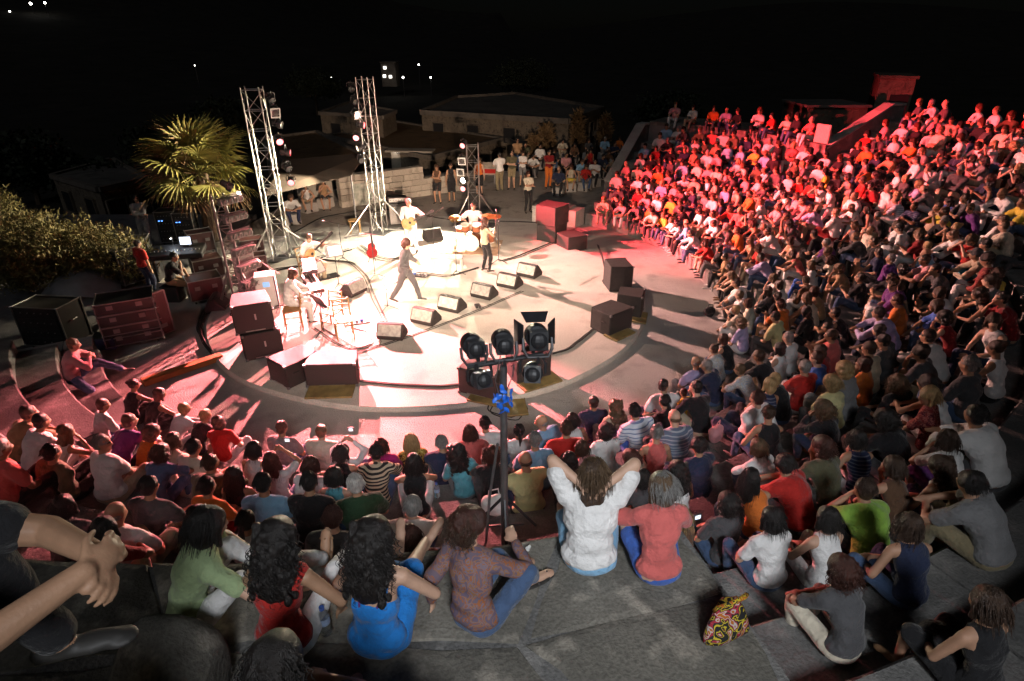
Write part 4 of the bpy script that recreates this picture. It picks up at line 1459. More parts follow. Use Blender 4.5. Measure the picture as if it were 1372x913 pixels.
# pole with spotlights in the audience
FP = at(676, 697, 2.7); FP = np.array([FP.x, FP.y, 2.42])
fp = thing('lamp_pole', 'metal lamp pole with crossbar standing among the spectators', 'pole', FP)
MB().cyl((0, 0, .0), (0, 0, 1.80), .032, .028, n=12).build('mast', M_GREYM, fp)
bar = MB(); bar.cyl((-.27, 0, 1.79), (.30, .06, 1.87), .020, n=10); bar.build('crossbar', M_BLACKM, fp)
for a in (35, 155, 275):
    e = np.array([.34 * math.cos(rad(a)), .34 * math.sin(rad(a)), .03])
    m = MB(); m.cyl((0, 0, .55), e, .014, n=6); m.cyl((0, 0, .22), e * np.array([.6, .6, 4]), .010, n=6); m.build('tripod_leg', M_BLACKM, fp)
MB().tube([(-.02, -.03, 1.9), (-.06, -.05, 1.7), (-.03, -.05, 1.56), (.02, -.05, 1.6), (.07, -.05, 1.75), (.08, -.04, 1.84)], .005, 5).build('safety_wire', M_GREYM, fp)
m = MB(); m.tube([(-.05, -.02, 1.1), (-.12, -.05, .6), (-.16, -.08, .1), (-.2, -.1, .02)], .012, 6); m.build('cable', M_GREYM, fp)
rb = thing('ribbon_bunch', 'bright blue plastic ribbon bunch tied to the lamp pole', 'ribbon', (0, 0, 0))
bl = MB(); q_ = random.Random(5)
for i in range(26):
    c = FP + np.array([q_.gauss(0, .028), -.045 + q_.gauss(0, .02), 1.53 + q_.gauss(0, .055)])
    R = np.array(Euler((q_.uniform(0, 6), q_.uniform(0, 6), q_.uniform(0, 6))).to_matrix())
    bl.ell(c, (.032, .018, .006), R, 6)
bl.build('loops', mat('blue_ribbon', (.02, .16, .75), .35, .2), rb)
for i, (x, z, lab, tgt, dd, hg) in enumerate(((-.22, 1.95, 'lamp on the left end of the audience pole crossbar, seen from behind', (-5.6, 21.0, .9), False, False), (.0, 1.98, 'middle upright lamp on the audience pole crossbar', (-2.8, 22.5, .9), False, False),
        (.25, 2.02, 'big lamp with raised barn doors on the audience pole', (-1.2, 21.0, .8), True, False), (-.18, 1.67, 'lamp slung under the left of the audience pole crossbar', (-4.0, 12.6, .2), False, True), (.22, 1.72, 'lamp slung under the right of the audience pole crossbar', (.6, 13.0, .3), False, True))):
    stage_lamp(FP + np.array([x, .03, z]), tgt, lab, ('lens_foh', (1.0, .72, .52), 30), (7000, 12500, 7000, 1300, 1500)[i], 38, 1.0, .082 if i != 2 else .09, .24, doors=dd, group='spotlights on the audience pole', hang=hg)

# a floodlight on a mast behind the upper tiers, the light the nearer backs are seen by
fl = thing('floodlight', 'floodlight on a tall mast behind the upper tiers', 'lamp', (1.2, -5.2, 2.6))
MB().cyl((0, 0, 0), (0, 0, 7.2), .07, .05, n=12).build('mast', M_GREYM, fl)
MB().box((0, .1, 7.35), (.5, .22, .36), Rx(rad(-38))).build('housing', M_GREYM, fl, bevel=.02)
MB().box((0, .185, 7.283), (.42, .01, .28), Rx(rad(-38))).build('lens', lens_mat('lens_flood', (.9, .95, 1.0), 6), fl)
L = bpy.data.lights.new('lamp_light', 'SPOT'); L.energy = 3600; L.color = (.93, .96, 1.0); L.spot_size = rad(43); L.spot_blend = 1.0; L.shadow_soft_size = .9
FLOOD = bpy.data.objects.new('lamp_light', L); COL.objects.link(FLOOD)
FLOOD.parent = fl; FLOOD.location = (0, .32, 7.2)
dv = Vector((.5, 5.0, 2.8)) - Vector((1.2, -4.88, 9.8))
FLOOD.rotation_euler = dv.to_track_quat('-Z', 'Y').to_euler()

# loudspeakers
def speaker(loc, w, d, h, yaw, label, badge=True, group='loudspeakers round the stage', taper=.86, name='loudspeaker'):
    root = thing(name, label, 'speaker', loc, rad(yaw), group)
    q = w / 2 * taper
    poly = [(-w / 2, -d / 2), (w / 2, -d / 2), (w / 2, -d * .1), (q, d / 2), (-q, d / 2), (-w / 2, -d * .1)]
    MB().prism(poly, .012, h).build('cabinet', M_CAB, root, bevel=.012)
    MB().box((0, -d / 2 - .008, h / 2 + .006), (w * .94, .014, h * .92)).build('grille', M_GRILLE, root, bevel=.005)
    if badge: MB().box((w * .06, -d / 2 - .018, h * .55), (.035, .006, .13)).build('badge', M_BADGE, root)
    for s in (-1, 1):
        MB().tube([(s * (w / 2 + .002), -d * .32, h * .62), (s * (w / 2 + .03), -d * .30, h * .62), (s * (w / 2 + .03), -d * .16, h * .62), (s * (w / 2 + .002), -d * .14, h * .62)], .011, 6).build('handle', M_RUB, root)
    MB().box((0, -d / 2 - .018, h * .08), (w * .5, .006, .02)).build('name_strip', M_PANEL, root)
    for sx in (-1, 1):
        for sz in (0, 1): MB().box((sx * (w / 2 - .02), -d / 2 - .004, h * (.04 + .92 * sz) + .006), (.06, .05, .055)).build('corner_protector', M_GREYM, root, bevel=.008)
    for sx in (-1, 1):
        for sy in (-1, 1):
            MB().cyl((sx * w * .36, sy * d * .36, 0), (sx * w * .36, sy * d * .36, .014), .02, n=8).build('foot', M_RUB, root)
    return root
def G(px, py, z=ST_Z): p = at(px, py, z); return np.array([p.x, p.y, z])
p = G(352, 470); speaker(p, .80, .78, .62, 30, 'lower loudspeaker of the stack on the keyboard side')
speaker(p + np.array([-.06, .03, .622]), .80, .78, .66, 24, 'upper loudspeaker of the stack on the keyboard side')
speaker(G(398, 505), .66, .80, .52, -38, 'squat loudspeaker with bright top at the front edge, left of its pair', False)
speaker(G(450, 508), 1.02, .62, .52, 3, 'long loudspeaker at the stage front edge beside a brown board', False)
speaker(G(648, 522), .80, .62, .58, -24, 'loudspeaker under the audience pole lamps, angled left', False)
speaker(G(706, 502), .80, .62, .58, 28, 'loudspeaker under the audience pole lamps, angled right', False)
speaker(G(817, 440), .82, .66, .56, 40, 'wide loudspeaker on the stage rim beside two brown boards', False)
speaker(G(843, 420), .62, .62, .60, 72, 'tall loudspeaker wedged behind the wide one on the stage rim', False)
speaker(G(826, 385), .78, .62, .74, 98, 'red-lit loudspeaker on the stage rim facing the wing', False)
p = G(738, 322, 0); speaker(p, .84, .80, .62, 150, 'lower loudspeaker of the red-lit stack near the far wing')
speaker(p + np.array([0, 0, .622]), .90, .84, .66, 146, 'upper loudspeaker of the red-lit stack near the far wing')
speaker(G(765, 333, 0), .80, .74, .52, 120, 'red-lit loudspeaker lying beside the far wing stack', False)

for i, (px, py, w, d, yaw, lab) in enumerate(((443, 527, .92, .42, 3, 'brown board on the floor before the long loudspeaker'), (722, 513, .9, .42, 30, 'brown board on the floor right of the audience pole'), (655, 537, .8, .34, -20, 'brown board under the angled-left loudspeaker'),
        (830, 449, .72, .40, 42, 'yellowish board before the wide loudspeaker on the stage rim'), (857, 427, .66, .36, 74, 'yellowish board behind the wide loudspeaker on the rim'), (691, 548, .42, .5, 8, 'small brown board at the foot of the audience pole view'))):
    p = G(px, py); b = thing('floor_board', lab, 'board', p, rad(yaw), 'boards on the stage floor')
    MB().box((0, 0, .03), (w, d, .045), Rx(rad(3))).build('panel', M_BOARD, b, bevel=.006)
    MB().box((0, 0, .004), (w * .9, d * .5, .012)).build('batten', M_BLACKM, b)

def wedge(px, py, yaw, label, w=.62, d=.50, h=.40, z=ST_Z):
    root = thing('stage_monitor', label, 'speaker', G(px, py, z), rad(yaw), 'wedge monitors on the stage')
    # section in YZ: slanted grille towards -Y (the player), tall back towards +Y
    sec = [(-d / 2, .02), (d * .42, .02), (d / 2, h * .30), (d * .22, h), (d * .02, h), (-d / 2, h * .30)]
    M = np.array([[0, 0, 1, 0], [1, 0, 0, 0], [0, 1, 0, 0], [0, 0, 0, 1]], float)
    MB().prism(sec, -w / 2, w / 2, M).build('cabinet', M_CAB, root, bevel=.012)
    a = np.array([0, -d / 2, h * .30]); b2 = np.array([0, d * .02, h])
    F = frame(b2 - a, (0, -1, 1)); c = (a + b2) / 2 + F[:, 2] * .007
    MB().box(c, (w * .92, np.linalg.norm(b2 - a) * .9, .012), F).build('grille', M_GRILLE, root)
    for s in (-1, 1): MB().box((s * (w / 2 + .004), .04, h * .5), (.01, .12, .05)).build('handle', M_RUB, root)
    a = np.array([0, d / 2, h * .30]); b2 = np.array([0, d * .22, h]); F = frame(b2 - a, (0, 1, 1)); c = (a + b2) / 2 + F[:, 2] * .006
    MB().box(c, (w * .90, np.linalg.norm(b2 - a) * .86, .010), F).build('rear_panel', M_PANEL, root, bevel=.003)
    return root
for px, py, yaw, lab in ((526, 452, 172, 'wedge monitor at the left end of the stage-front row'), (571, 432, 155, 'wedge monitor second from the left in the stage-front row'), (606, 415, 152, 'wedge monitor third from the left in the stage-front row'),
        (649, 398, 150, 'wedge monitor fourth from the left in the stage-front row'), (683, 384, 150, 'wedge monitor fifth from the left in the stage-front row'), (709, 370, 148, 'wedge monitor at the right end of the stage-front row'),
        (474, 394, 240, 'red-lit wedge monitor beside the music stand'), (580, 322, 30, 'wedge monitor behind the guitarist'), (293, 415, 100, 'red-topped wedge monitor on the cable loop by the flight cases')):
    wedge(px, py, yaw, lab, z=ST_Z if px != 293 else 0)

# flight cases and racks in the yard
def case(loc, w, d, h, yaw, label, m=None, drawers=0, leds=0, wheels=True, name='flight_case', cat='case'):
    root = thing(name, label, cat, loc, rad(yaw), 'flight cases and racks in the yard')
    z0 = .1 if wheels else .0
    m = m or M_CASE
    MB().box((0, 0, z0 + h / 2), (w - .02, d - .02, h - .02)).build('panel_box', m, root)
    for sx in (-1, 1):
        for sy in (-1, 1):
            MB().box((sx * w / 2, sy * d / 2, z0 + h / 2), (.024, .024, h)).build('edging', M_EDGE, root)
    for sz in (0, 1):
        for s in (-1, 1):
            MB().box((0, s * d / 2, z0 + sz * h), (w - .03, .022, .022)).build('edging', M_EDGE, root)
            MB().box((s * w / 2, 0, z0 + sz * h), (.022, d - .03, .022)).build('edging', M_EDGE, root)
    for sx in (-1, 1):
        for sy in (-1, 1):
            for sz in (0, 1):
                MB().ell((sx * w / 2, sy * d / 2, z0 + sz * h), (.026, .026, .026), None, 8).build('corner_ball', M_EDGE, root)
            if wheels: MB().cyl((sx * w * .38 - .02, sy * d * .38, .045), (sx * w * .38 + .02, sy * d * .38, .045), .045, n=10).build('caster', M_RUB, root)
    for s in (-1, 1):
        MB().box((s * w * .25, -d / 2 - .002, z0 + h * .62), (.13, .014, .10)).build('latch', M_EDGE, root)
        MB().tube([(s * (w / 2 + .0), -.08, z0 + h * .6), (s * (w / 2 + .04), -.06, z0 + h * .6), (s * (w / 2 + .04), .06, z0 + h * .6), (s * (w / 2), .08, z0 + h * .6)], .01, 6).build('handle', M_EDGE, root)
    for i in range(drawers):
        MB().box((0, -d / 2 - .008, z0 + h * (i + .5) / drawers), (w * .86, .02, h / drawers * .82)).build('rack_unit', M_BLACKM, root, bevel=.004)
        for k in range(5): MB().cyl((-w * .3 + k * w * .15, -d / 2 - .018, z0 + h * (i + .5) / drawers), (-w * .3 + k * w * .15, -d / 2 - .034, z0 + h * (i + .5) / drawers), .012, n=8).build('knob', M_EDGE, root)
    for i in range(leds):
        MB().box((-w * .3 + .09 * i, -d / 2 - .02, z0 + h * .72), (.05, .012, .02)).build('led_display', mat('led_blue', (.02, .05, .3), .3, 0, emit=(.1, .3, 1), estr=5), root)
    return root
Y0 = lambda px, py: G(px, py, 0)
case(Y0(272, 338), .75, .6, .62, 35, 'maroon flight case standing on another, beside the palm trunk')
case(Y0(281, 372), .8, .65, .55, 35, 'maroon flight case with two latches under the narrow truss')
case(Y0(278, 400), .85, .7, .55, 35, 'lower maroon flight case beside the seated technician')
case(Y0(341, 345), .7, .5, .55, 25, 'maroon flight case upper of two by the tall tower foot')
case(Y0(345, 366), .65, .5, .5, 25, 'maroon flight case lower of two by the tall tower foot')
case(Y0(233, 325), .6, .6, 1.05, 12, 'black equipment rack with blue lights, nearer the bush', M_CASEB, 4, 2)
case(Y0(256, 327), .6, .6, 1.05, 12, 'black equipment rack with blue lights, nearer the palm', M_CASEB, 4, 2)
case(Y0(174, 380), .7, .6, 1.0, -30, 'tall black rack beside the bush', M_CASEB, 5)
case(Y0(195, 355), .5, .5, .8, 20, 'small rack with a lit screen beside the red-shirted technician', M_CASEB, 3, 1)
case(Y0(82, 460), 1.1, .7, .95, -6, 'big black amplifier rack with rows of knobs in the yard', M_CASEB, 4, wheels=True)
for i in range(4):
    p = Y0(184, 455) + np.array([0, 0, .285 * i])
    case(p, 1.15, .8, .27, 28, 'shallow black drawer case in the yard stack, %s' % ('at the bottom', 'second from the ground', 'third from the ground', 'on top')[i], M_CASEB, wheels=(i == 0), name='drawer_case')
cl = thing('case_lid', 'maroon flight case lid with bright edging leaning on the drawer stack', 'case', Y0(212, 452), rad(60))
MB().box((0, 0, .56), (.8, .10, 1.05)).build('panel', M_CASE, cl)
for s in (-1, 1): MB().box((s * .4, 0, .56), (.035, .115, 1.07)).build('edging', M_EDGE, cl); MB().box((0, 0, .56 + s * .53), (.765, .115, .035)).build('edging', M_EDGE, cl)
for s in (-1, 1): MB().box((s * .2, -.056, .25), (.14, .014, .09)).build('latch', M_EDGE, cl)
bx_ = thing('storage_crate', 'small dark blue crate on the yard floor', 'crate', Y0(146, 466), rad(10))
MB().box((0, 0, .16), (.45, .35, .30), taper=1.08).build('tub', mat('blue_plastic', (.02, .03, .09), .5, .1), bx_, bevel=.02); MB().box((0, 0, .325), (.49, .385, .02)).build('rim', M_CASEB, bx_)
# mixing desk with lamp and screen
dk = thing('mixing_desk', 'mixing desk with faders under a small lit lamp', 'mixer', Y0(246, 372) + np.array([0, 0, 0]), rad(14))
MB().box((0, 0, .80), (1.5, .75, .16), Rx(rad(8))).build('console', M_BLACKM, dk, bevel=.02)
for i in range(14): MB().box((-.65 + i * .1, -.12, .895 - .017), (.02, .03, .03)).build('fader', M_WHITE, dk)
for s in (-1, 1): MB().box((s * .6, 0, .36), (.06, .6, .70)).build('stand_leg', M_BLACKM, dk)
sc_ = thing('monitor_screen', 'small glowing white screen on the mixing desk', 'screen', Y0(250, 372) + np.array([.12, .22, .90]), rad(10))
MB().box((0, 0, .17), (.34, .03, .26), Rx(rad(-8))).build('frame', M_BLACKM, sc_, bevel=.006); MB().box((0, -.019, .172), (.30, .004, .22), Rx(rad(-8))).build('display', mat('screen_glow', (.2, .2, .2), .3, 0, emit=(.75, .85, 1), estr=2.5), sc_); MB().box((0, .0, .02), (.16, .14, .03)).build('base', M_BLACKM, sc_)
dl = thing('desk_lamp', 'gooseneck desk lamp lighting the mixing desk', 'lamp', Y0(241, 372) + np.array([-.1, .28, .88]))
MB().tube([(0, 0, 0), (0, 0, .22), (.03, -.06, .32), (.06, -.14, .33)], .008, 6).build('gooseneck', M_BLACKM, dl)
MB().lathe([(.02, .05), (.05, 0), (.045, .0), (.015, .04)], (.06, -.16, .30), n=10).build('shade', M_BLACKM, dl)
MB().ell((.06, -.16, .295), (.022, .022, .022), None, 8).build('bulb', mat('desk_bulb', (.5, .5, .5), .3, 0, emit=(.85, .92, 1), estr=25), dl)
L = bpy.data.lights.new('lamp_light', 'POINT'); L.energy = 6; L.color = (.85, .92, 1); L.shadow_soft_size = .03
o = bpy.data.objects.new('lamp_light', L); COL.objects.link(o); o.parent = dl; o.location = (.06, -.16, .25)
# tilted tarpaulin heap beside the big rack
tp = MB(); v = []; f = []
for j in range(9):
    for i in range(9):
        x, y = (i - 4) / 4, (j - 4) / 4
        z = .55 * max(0, 1 - .8 * (x * x + y * y)) + .12 * noise.noise(Vector((x * 2.3, y * 2.3, 3)))
        v.append((x * .75, y * .55, max(z, .0)))
for j in range(8):
    for i in range(8): a = j * 9 + i; f.append((a, a + 1, a + 10, a + 9))
o = tp.add(v, f).build('tarpaulin', mat('grey_tarp', (.16, .165, .18), .5, .2, 5), smooth=True); o.location = Y0(112, 392); o.rotation_euler[2] = .4; o.scale = (1.3, 1.2, 1.2)
tag(o, 'crumpled grey tarpaulin heap beside the bush', 'tarpaulin')
# timber kerb
pk = thing('timber_plank', 'long orange timber plank lying at the edge of the seating', 'plank')
a, b2 = Y0(192, 517), Y0(298, 481); c = (a + b2) / 2; d = b2 - a
MB().box(c + np.array([0, 0, .07]), (np.linalg.norm(d), .20, .13), rotz(math.atan2(d[1], d[0]))).build('board', M_PLANK, pk, bevel=.01)

# cables
def cable(pts, label, r=.014, z=ST_Z, wob=.05, n=6, bundle=1, seed=1):
    rr = random.Random(seed)
    P = [np.array(at(x, y, z)) for x, y in pts]
    root = thing('cable', label, 'cable', group='cables on the floor')
    for q in range(bundle):
        out = []
        for i in range(len(P) - 1):
            for t in np.linspace(0, 1, n, endpoint=False):
                out.append(P[i] * (1 - t) + P[i + 1] * t)
        out.append(P[-1]); out = np.array(out)
        for _ in range(2):
            s = out.copy(); s[1:-1] = (out[:-2] + out[1:-1] * 2 + out[2:]) / 4; out = s
        off = np.array([rr.gauss(0, wob), rr.gauss(0, wob), 0])
        out = out + off
        out[:, 0] += [.5 * wob * noise.noise(Vector((i * .35, q * 3.1, seed))) for i in range(len(out))]
        out[:, 2] = z + r + .004 + (.018 * (q // 3))
        MB().tube(out, r, 5).build('strand', M_RUB, root)
    return root
cable([(300, 395), (278, 415), (268, 440), (279, 465), (305, 492), (350, 516), (410, 534), (440, 540)], 'thick bundle of black cables curving round the stage edge', .02, 0.0, .06, bundle=7, seed=2)
cable([(480, 512), (530, 517), (590, 520), (640, 514)], 'black cables running from the long loudspeaker to the pole lamps', .018, ST_Z, .03, bundle=3, seed=3)
cable([(738, 476), (760, 470), (780, 455), (800, 438)], 'black cables looping from the pole lamps to the wide loudspeaker', .018, ST_Z, .04, bundle=3, seed=4)
cable([(460, 478), (500, 466), (545, 452), (600, 432), (650, 412), (700, 390)], 'thin cable lying before the wedge monitors', .010, ST_Z, .03, bundle=2, seed=5)
cable([(660, 536), (655, 552), (690, 562), (705, 548), (700, 530)], 'cable loop hanging round the foot of the front speakers', .012, .0, .05, bundle=2, seed=6)
cable([(385, 318), (430, 292), (480, 284), (530, 281), (600, 296), (690, 298), (740, 300)], 'long black cable crossing the plaza behind the players', .022, -.01, .03, bundle=2, seed=7)
cable([(800, 330), (806, 346), (812, 372), (806, 380), (818, 386)], 'cable coil beside the red-lit rim loudspeaker', .012, ST_Z, .05, bundle=3, seed=8)
cable([(395, 345), (440, 350), (470, 352), (490, 372), (500, 400), (520, 440)], 'cable snaking over the stage past the music stand', .011, ST_Z, .04, bundle=3, seed=9)
cable([(355, 300), (380, 288), (410, 278), (445, 270)], 'black cable at the foot of the plaster wall', .025, -.01, .03, bundle=2, seed=10)
# ------------------------------------------------------------------ backline and players
def chair(loc, yaw, label, m=None):
    m = m or M_WOOD
    root = thing('wooden_chair', label, 'chair', loc, rad(yaw), 'wooden chairs on the stage')
    for x in (-.19, .19):
        MB().cyl((x, .19, 0), (x * .98, .18, .45), .017, .02, 8).build('leg', m, root)
        MB().tube([(x, -.19, 0), (x, -.19, .45), (x * .95, -.25, .90)], [.018, .02, .016], 8).build('leg', m, root)
        for z in (.15, .28): MB().cyl((x, -.18, z), (x, .18, z), .010, n=6).build('stretcher', m, root)
    MB().box((0, 0, .46), (.43, .42, .03)).build('seat', m, root, bevel=.008)
    for z in (.62, .74, .86): MB().tube([(-.185, -.21 - (z - .45) * .12, z), (0, -.235 - (z - .45) * .12, z), (.185, -.21 - (z - .45) * .12, z)], .018, 6).build('slat', m, root)
    for y in (-.18, .18): MB().cyl((-.18, y, .22), (.18, y, .22), .010, n=6).build('stretcher', m, root)
    return root
chair(G(463, 452), 200, 'slatted wooden chair at the stage front beside the subwoofers')
chair(G(394, 437), 115, 'wooden chair the keyboard player sits by')
chair(G(447, 440), 160, 'wooden chair holding sheet music near the keyboards')
st = thing('wooden_stool', 'wooden stool by the tower behind the guitarist', 'stool', G(477, 312, 0), rad(10))
MB().box((0, 0, .47), (.42, .36, .05)).build('seat', M_WOOD, st, bevel=.01)
for x in (-.17, .17):
    for y in (-.14, .14): MB().cyl((x, y, 0), (x * .9, y * .9, .45), .025, n=8).build('leg', M_WOOD, st)
def mic_stand(loc, yaw, label, h=1.45):
    root = thing('microphone_stand', label, 'microphone', loc, rad(yaw), 'microphone stands')
    for a in (90, 210, 330): MB().cyl((0, 0, .12), (.28 * math.cos(rad(a)), .28 * math.sin(rad(a)), .012), .009, n=6).build('leg', M_BLACKM, root)
    MB().cyl((0, 0, .08), (0, 0, h), .010, n=6).build('pole', M_BLACKM, root)
    MB().cyl((0, -.25, h - .08), (0, .4, h + .14), .008, n=6).build('boom', M_BLACKM, root)
    MB().cyl((0, .38, h + .13), (0, .50, h + .17), .016, .02, 8).build('microphone', M_GREYM, root)
    return root
for px, py, yw, hh, lab in ((503, 372, 160, 1.3, 'boom microphone stand left of the walking singer'), (612, 368, 20, .8, 'short microphone stand in front of the drum kit'), (668, 352, 10, 1.4, 'microphone stand before the woman at the drums'), (460, 350, 120, 1.2, 'microphone stand beside the lute player'),
        (582, 342, -40, 1.3, 'microphone stand beside the guitarist'), (375, 415, 60, 1.1, 'microphone stand beside the keyboards'), (520, 415, 30, .6, 'low microphone stand by the second wedge monitor')):
    mic_stand(G(px, py), yw, lab, hh)
def music_stand(loc, yaw, label, h=1.05):
    root = thing('music_stand', label, 'music stand', loc, rad(yaw), 'music stands')
    for a in (90, 210, 330): MB().cyl((0, 0, .2), (.25 * math.cos(rad(a)), .25 * math.sin(rad(a)), .01), .009, n=6).build('leg', M_BLACKM, root)
    MB().cyl((0, 0, .1), (0, 0, h), .011, n=6).build('pole', M_BLACKM, root)
    MB().box((0, .03, h + .12), (.48, .012, .33), Rx(rad(-28))).build('desk', M_GREYM, root, bevel=.004)
    MB().box((0, -.012, h - .02), (.48, .05, .012)).build('ledge', M_GREYM, root)
    MB().box((.02, .014, h + .122), (.36, .003, .27), Rx(rad(-28))).build('sheet_music', M_WHITE, root)
    return root
music_stand(G(455, 388), 30, 'tall music stand beside the red-lit wedge monitor', 1.0)
music_stand(G(432, 400), 60, 'low music stand in front of the lute player', .75)
music_stand(G(435, 450), 140, 'music stand with white sheets by the chairs', .8)
def keyboard(loc, yaw, label, w=1.2, h=.78):
    root = thing('keyboard', label, 'keyboard', loc, rad(yaw), 'stage keyboards')
    MB().box((0, 0, h), (w, .34, .09)).build('body', M_BLACKM, root, bevel=.012)
    MB().box((0, -.085, h + .048), (w * .92, .14, .012)).build('white_keys', M_WHITE, root)
    n = int(w / .034)
    bk = MB()
    for i in range(n):
        if i % 7 not in (2, 6): bk.box((-w * .46 + (i + 1) * w * .92 / n, -.06, h + .062), (.012, .085, .018))
    bk.build('black_keys', M_BLACKM, root)
    MB().box((0, .1, h + .05), (w * .4, .08, .01)).build('control_panel', M_BADGE, root)
    for s in (-1, 1):
        MB().cyl((s * w * .3, -.2, .02), (s * w * .3, .18, h - .05), .015, n=6).build('stand_leg', M_BLACKM, root)
        MB().cyl((s * w * .3, .2, .02), (s * w * .3, -.18, h - .05), .015, n=6).build('stand_leg', M_BLACKM, root)
    return root
keyboard(G(425, 418), 118, 'lower stage keyboard in front of the keyboard player')
keyboard(G(414, 408) + np.array([.1, .2, 0]), 110, 'upper stage keyboard with white sheet beside the player', 1.0, 1.0)
cb = thing('equipment_box', 'pale box with a small blue screen beside the loudspeaker stack', 'box', G(362, 410), rad(20))
MB().box((0, 0, .45), (.5, .45, .9)).build('body', M_WHITE, cb, bevel=.015); MB().box((.02, -.228, .68), (.16, .008, .13)).build('screen', mat('screen_blue', (.05, .1, .2), .2, 0, emit=(.3, .6, 1), estr=1), cb)
cb = thing('equipment_box', 'tall pale cupboard behind the narrow truss', 'box', G(336, 395, 0), rad(25))
MB().box((0, 0, .65), (.55, .5, 1.3)).build('body', M_CAP, cb, bevel=.015); MB().box((0, -.253, .65), (.46, .012, 1.15)).build('door', M_CAP, cb)
am = thing('guitar_amplifier', 'pale guitar amplifier standing behind the guitarist', 'amplifier', G(535, 300, 0), rad(12))
MB().box((0, 0, .42), (.72, .36, .82)).build('cabinet', M_CASEB, am, bevel=.015); MB().box((0, -.186, .37), (.64, .014, .66)).build('grille', M_CAP, am); MB().box((0, 0, .95), (.70, .30, .22)).build('head_unit', M_CASEB, am, bevel=.015); MB().box((0, -.154, .95), (.62, .01, .13)).build('panel', M_BADGE, am)
for k in range(6): MB().cyl((-.25 + .1 * k, -.158, .95), (-.25 + .1 * k, -.18, .95), .015, n=8).build('knob', M_BLACKM, am)
bx2 = thing('low_table', 'low bright table in front of the drum kit', 'table', G(600, 362), rad(-4))
MB().box((0, 0, .42), (.95, .4, .04)).build('top', M_CAP, bx2, bevel=.006)
for x in (-.43, .43):
    for y in (-.15, .15): MB().box((x, y, .2), (.05, .05, .4)).build('leg', M_CAP, bx2)
# drum kit
D = G(632, 335)
dk = thing('drum_kit', 'drum kit with round bass drum and cymbals', 'drums', D, rad(-6))
M_DRUM = mat('drum_shell', (.28, .10, .05), .35, .2, 8); M_SKIN = mat('drum_skin', (.6, .58, .52), .5, .05); M_BRASS = mat('cymbal_brass', (.75, .5, .18), .25, .1, metal=.9)
RYm = np.array([[1, 0, 0], [0, 0, 1], [0, -1, 0]], float)
def drum(c, r, h, R=None, name='drum'):
    MB().lathe([(r, -h / 2), (r, h / 2), (r * .97, h / 2), (r * .97, h / 2 - .01), (.003, h / 2 - .01)], c, R, 20).build(name, M_DRUM, dk)
    for s in (-1, 1): MB().lathe([(r * 1.03, s * h / 2 - .015), (r * 1.03, s * h / 2 + .015), (r * .98, s * h / 2 + .015), (.003, s * h / 2 + .006)], c, R, 20).build('drum_head', M_SKIN if s > 0 or R is None else M_BLACKM, dk)
drum((0, 0, .30), .28, .40, RYm.T, 'bass_drum')
MB().lathe([(.10, -.205), (.10, -.222), (.003, -.222)], (0, 0, .30), RYm.T, 14).build('port_ring', M_SKIN, dk)
drum((-.2, .05, .75), .14, .2, Rx(rad(15)), 'tom'); drum((.18, .05, .75), .15, .22, Rx(rad(15)), 'tom'); drum((-.42, .45, .55), .17, .14, None, 'snare'); drum((.5, .4, .38), .21, .40, None, 'floor_tom')
for x, y, z, r in ((-.55, .1, 1.05, .2), (.55, .1, 1.12, .22), (-.62, .5, .85, .17), (.75, .55, 1.0, .19)):
    MB().lathe([(r, 0), (r * .3, .02), (.03, .03), (.02, .035)], (x, y, z), Rx(rad(12)), 18).build('cymbal', M_BRASS, dk)
    MB().cyl((x, y, .02), (x, y, z), .012, n=6).build('cymbal_stand', M_GREYM, dk)
    for a in (90, 210, 330): MB().cyl((x, y, .3), (x + .2 * math.cos(rad(a)), y + .2 * math.sin(rad(a)), .01), .008, n=5).build('stand_leg', M_GREYM, dk)
ru = MB().box((D[0], D[1] + .3, ST_Z + .012), (1.9, 1.6, .016), rotz(rad(-6))).build('drum_rug', mat('rug_pale', (.45, .3, .2), .95, .3, 7), None); tag(ru, 'pale rug spread under the drum kit', 'rug')
th_ = thing('drum_stool', 'round stool the drummer sits on', 'stool', D + np.array([.05, .75, 0]))
MB().lathe([(.15, .44), (.16, .5), (.12, .53), (.003, .535)], n=14).build('seat', M_BLACKM, th_); MB().cyl((0, 0, .1), (0, 0, .46), .02, n=8).build('post', M_GREYM, th_)
for a in (90, 210, 330): MB().cyl((0, 0, .25), (.22 * math.cos(rad(a)), .22 * math.sin(rad(a)), .01), .01, n=6).build('leg', M_GREYM, th_)

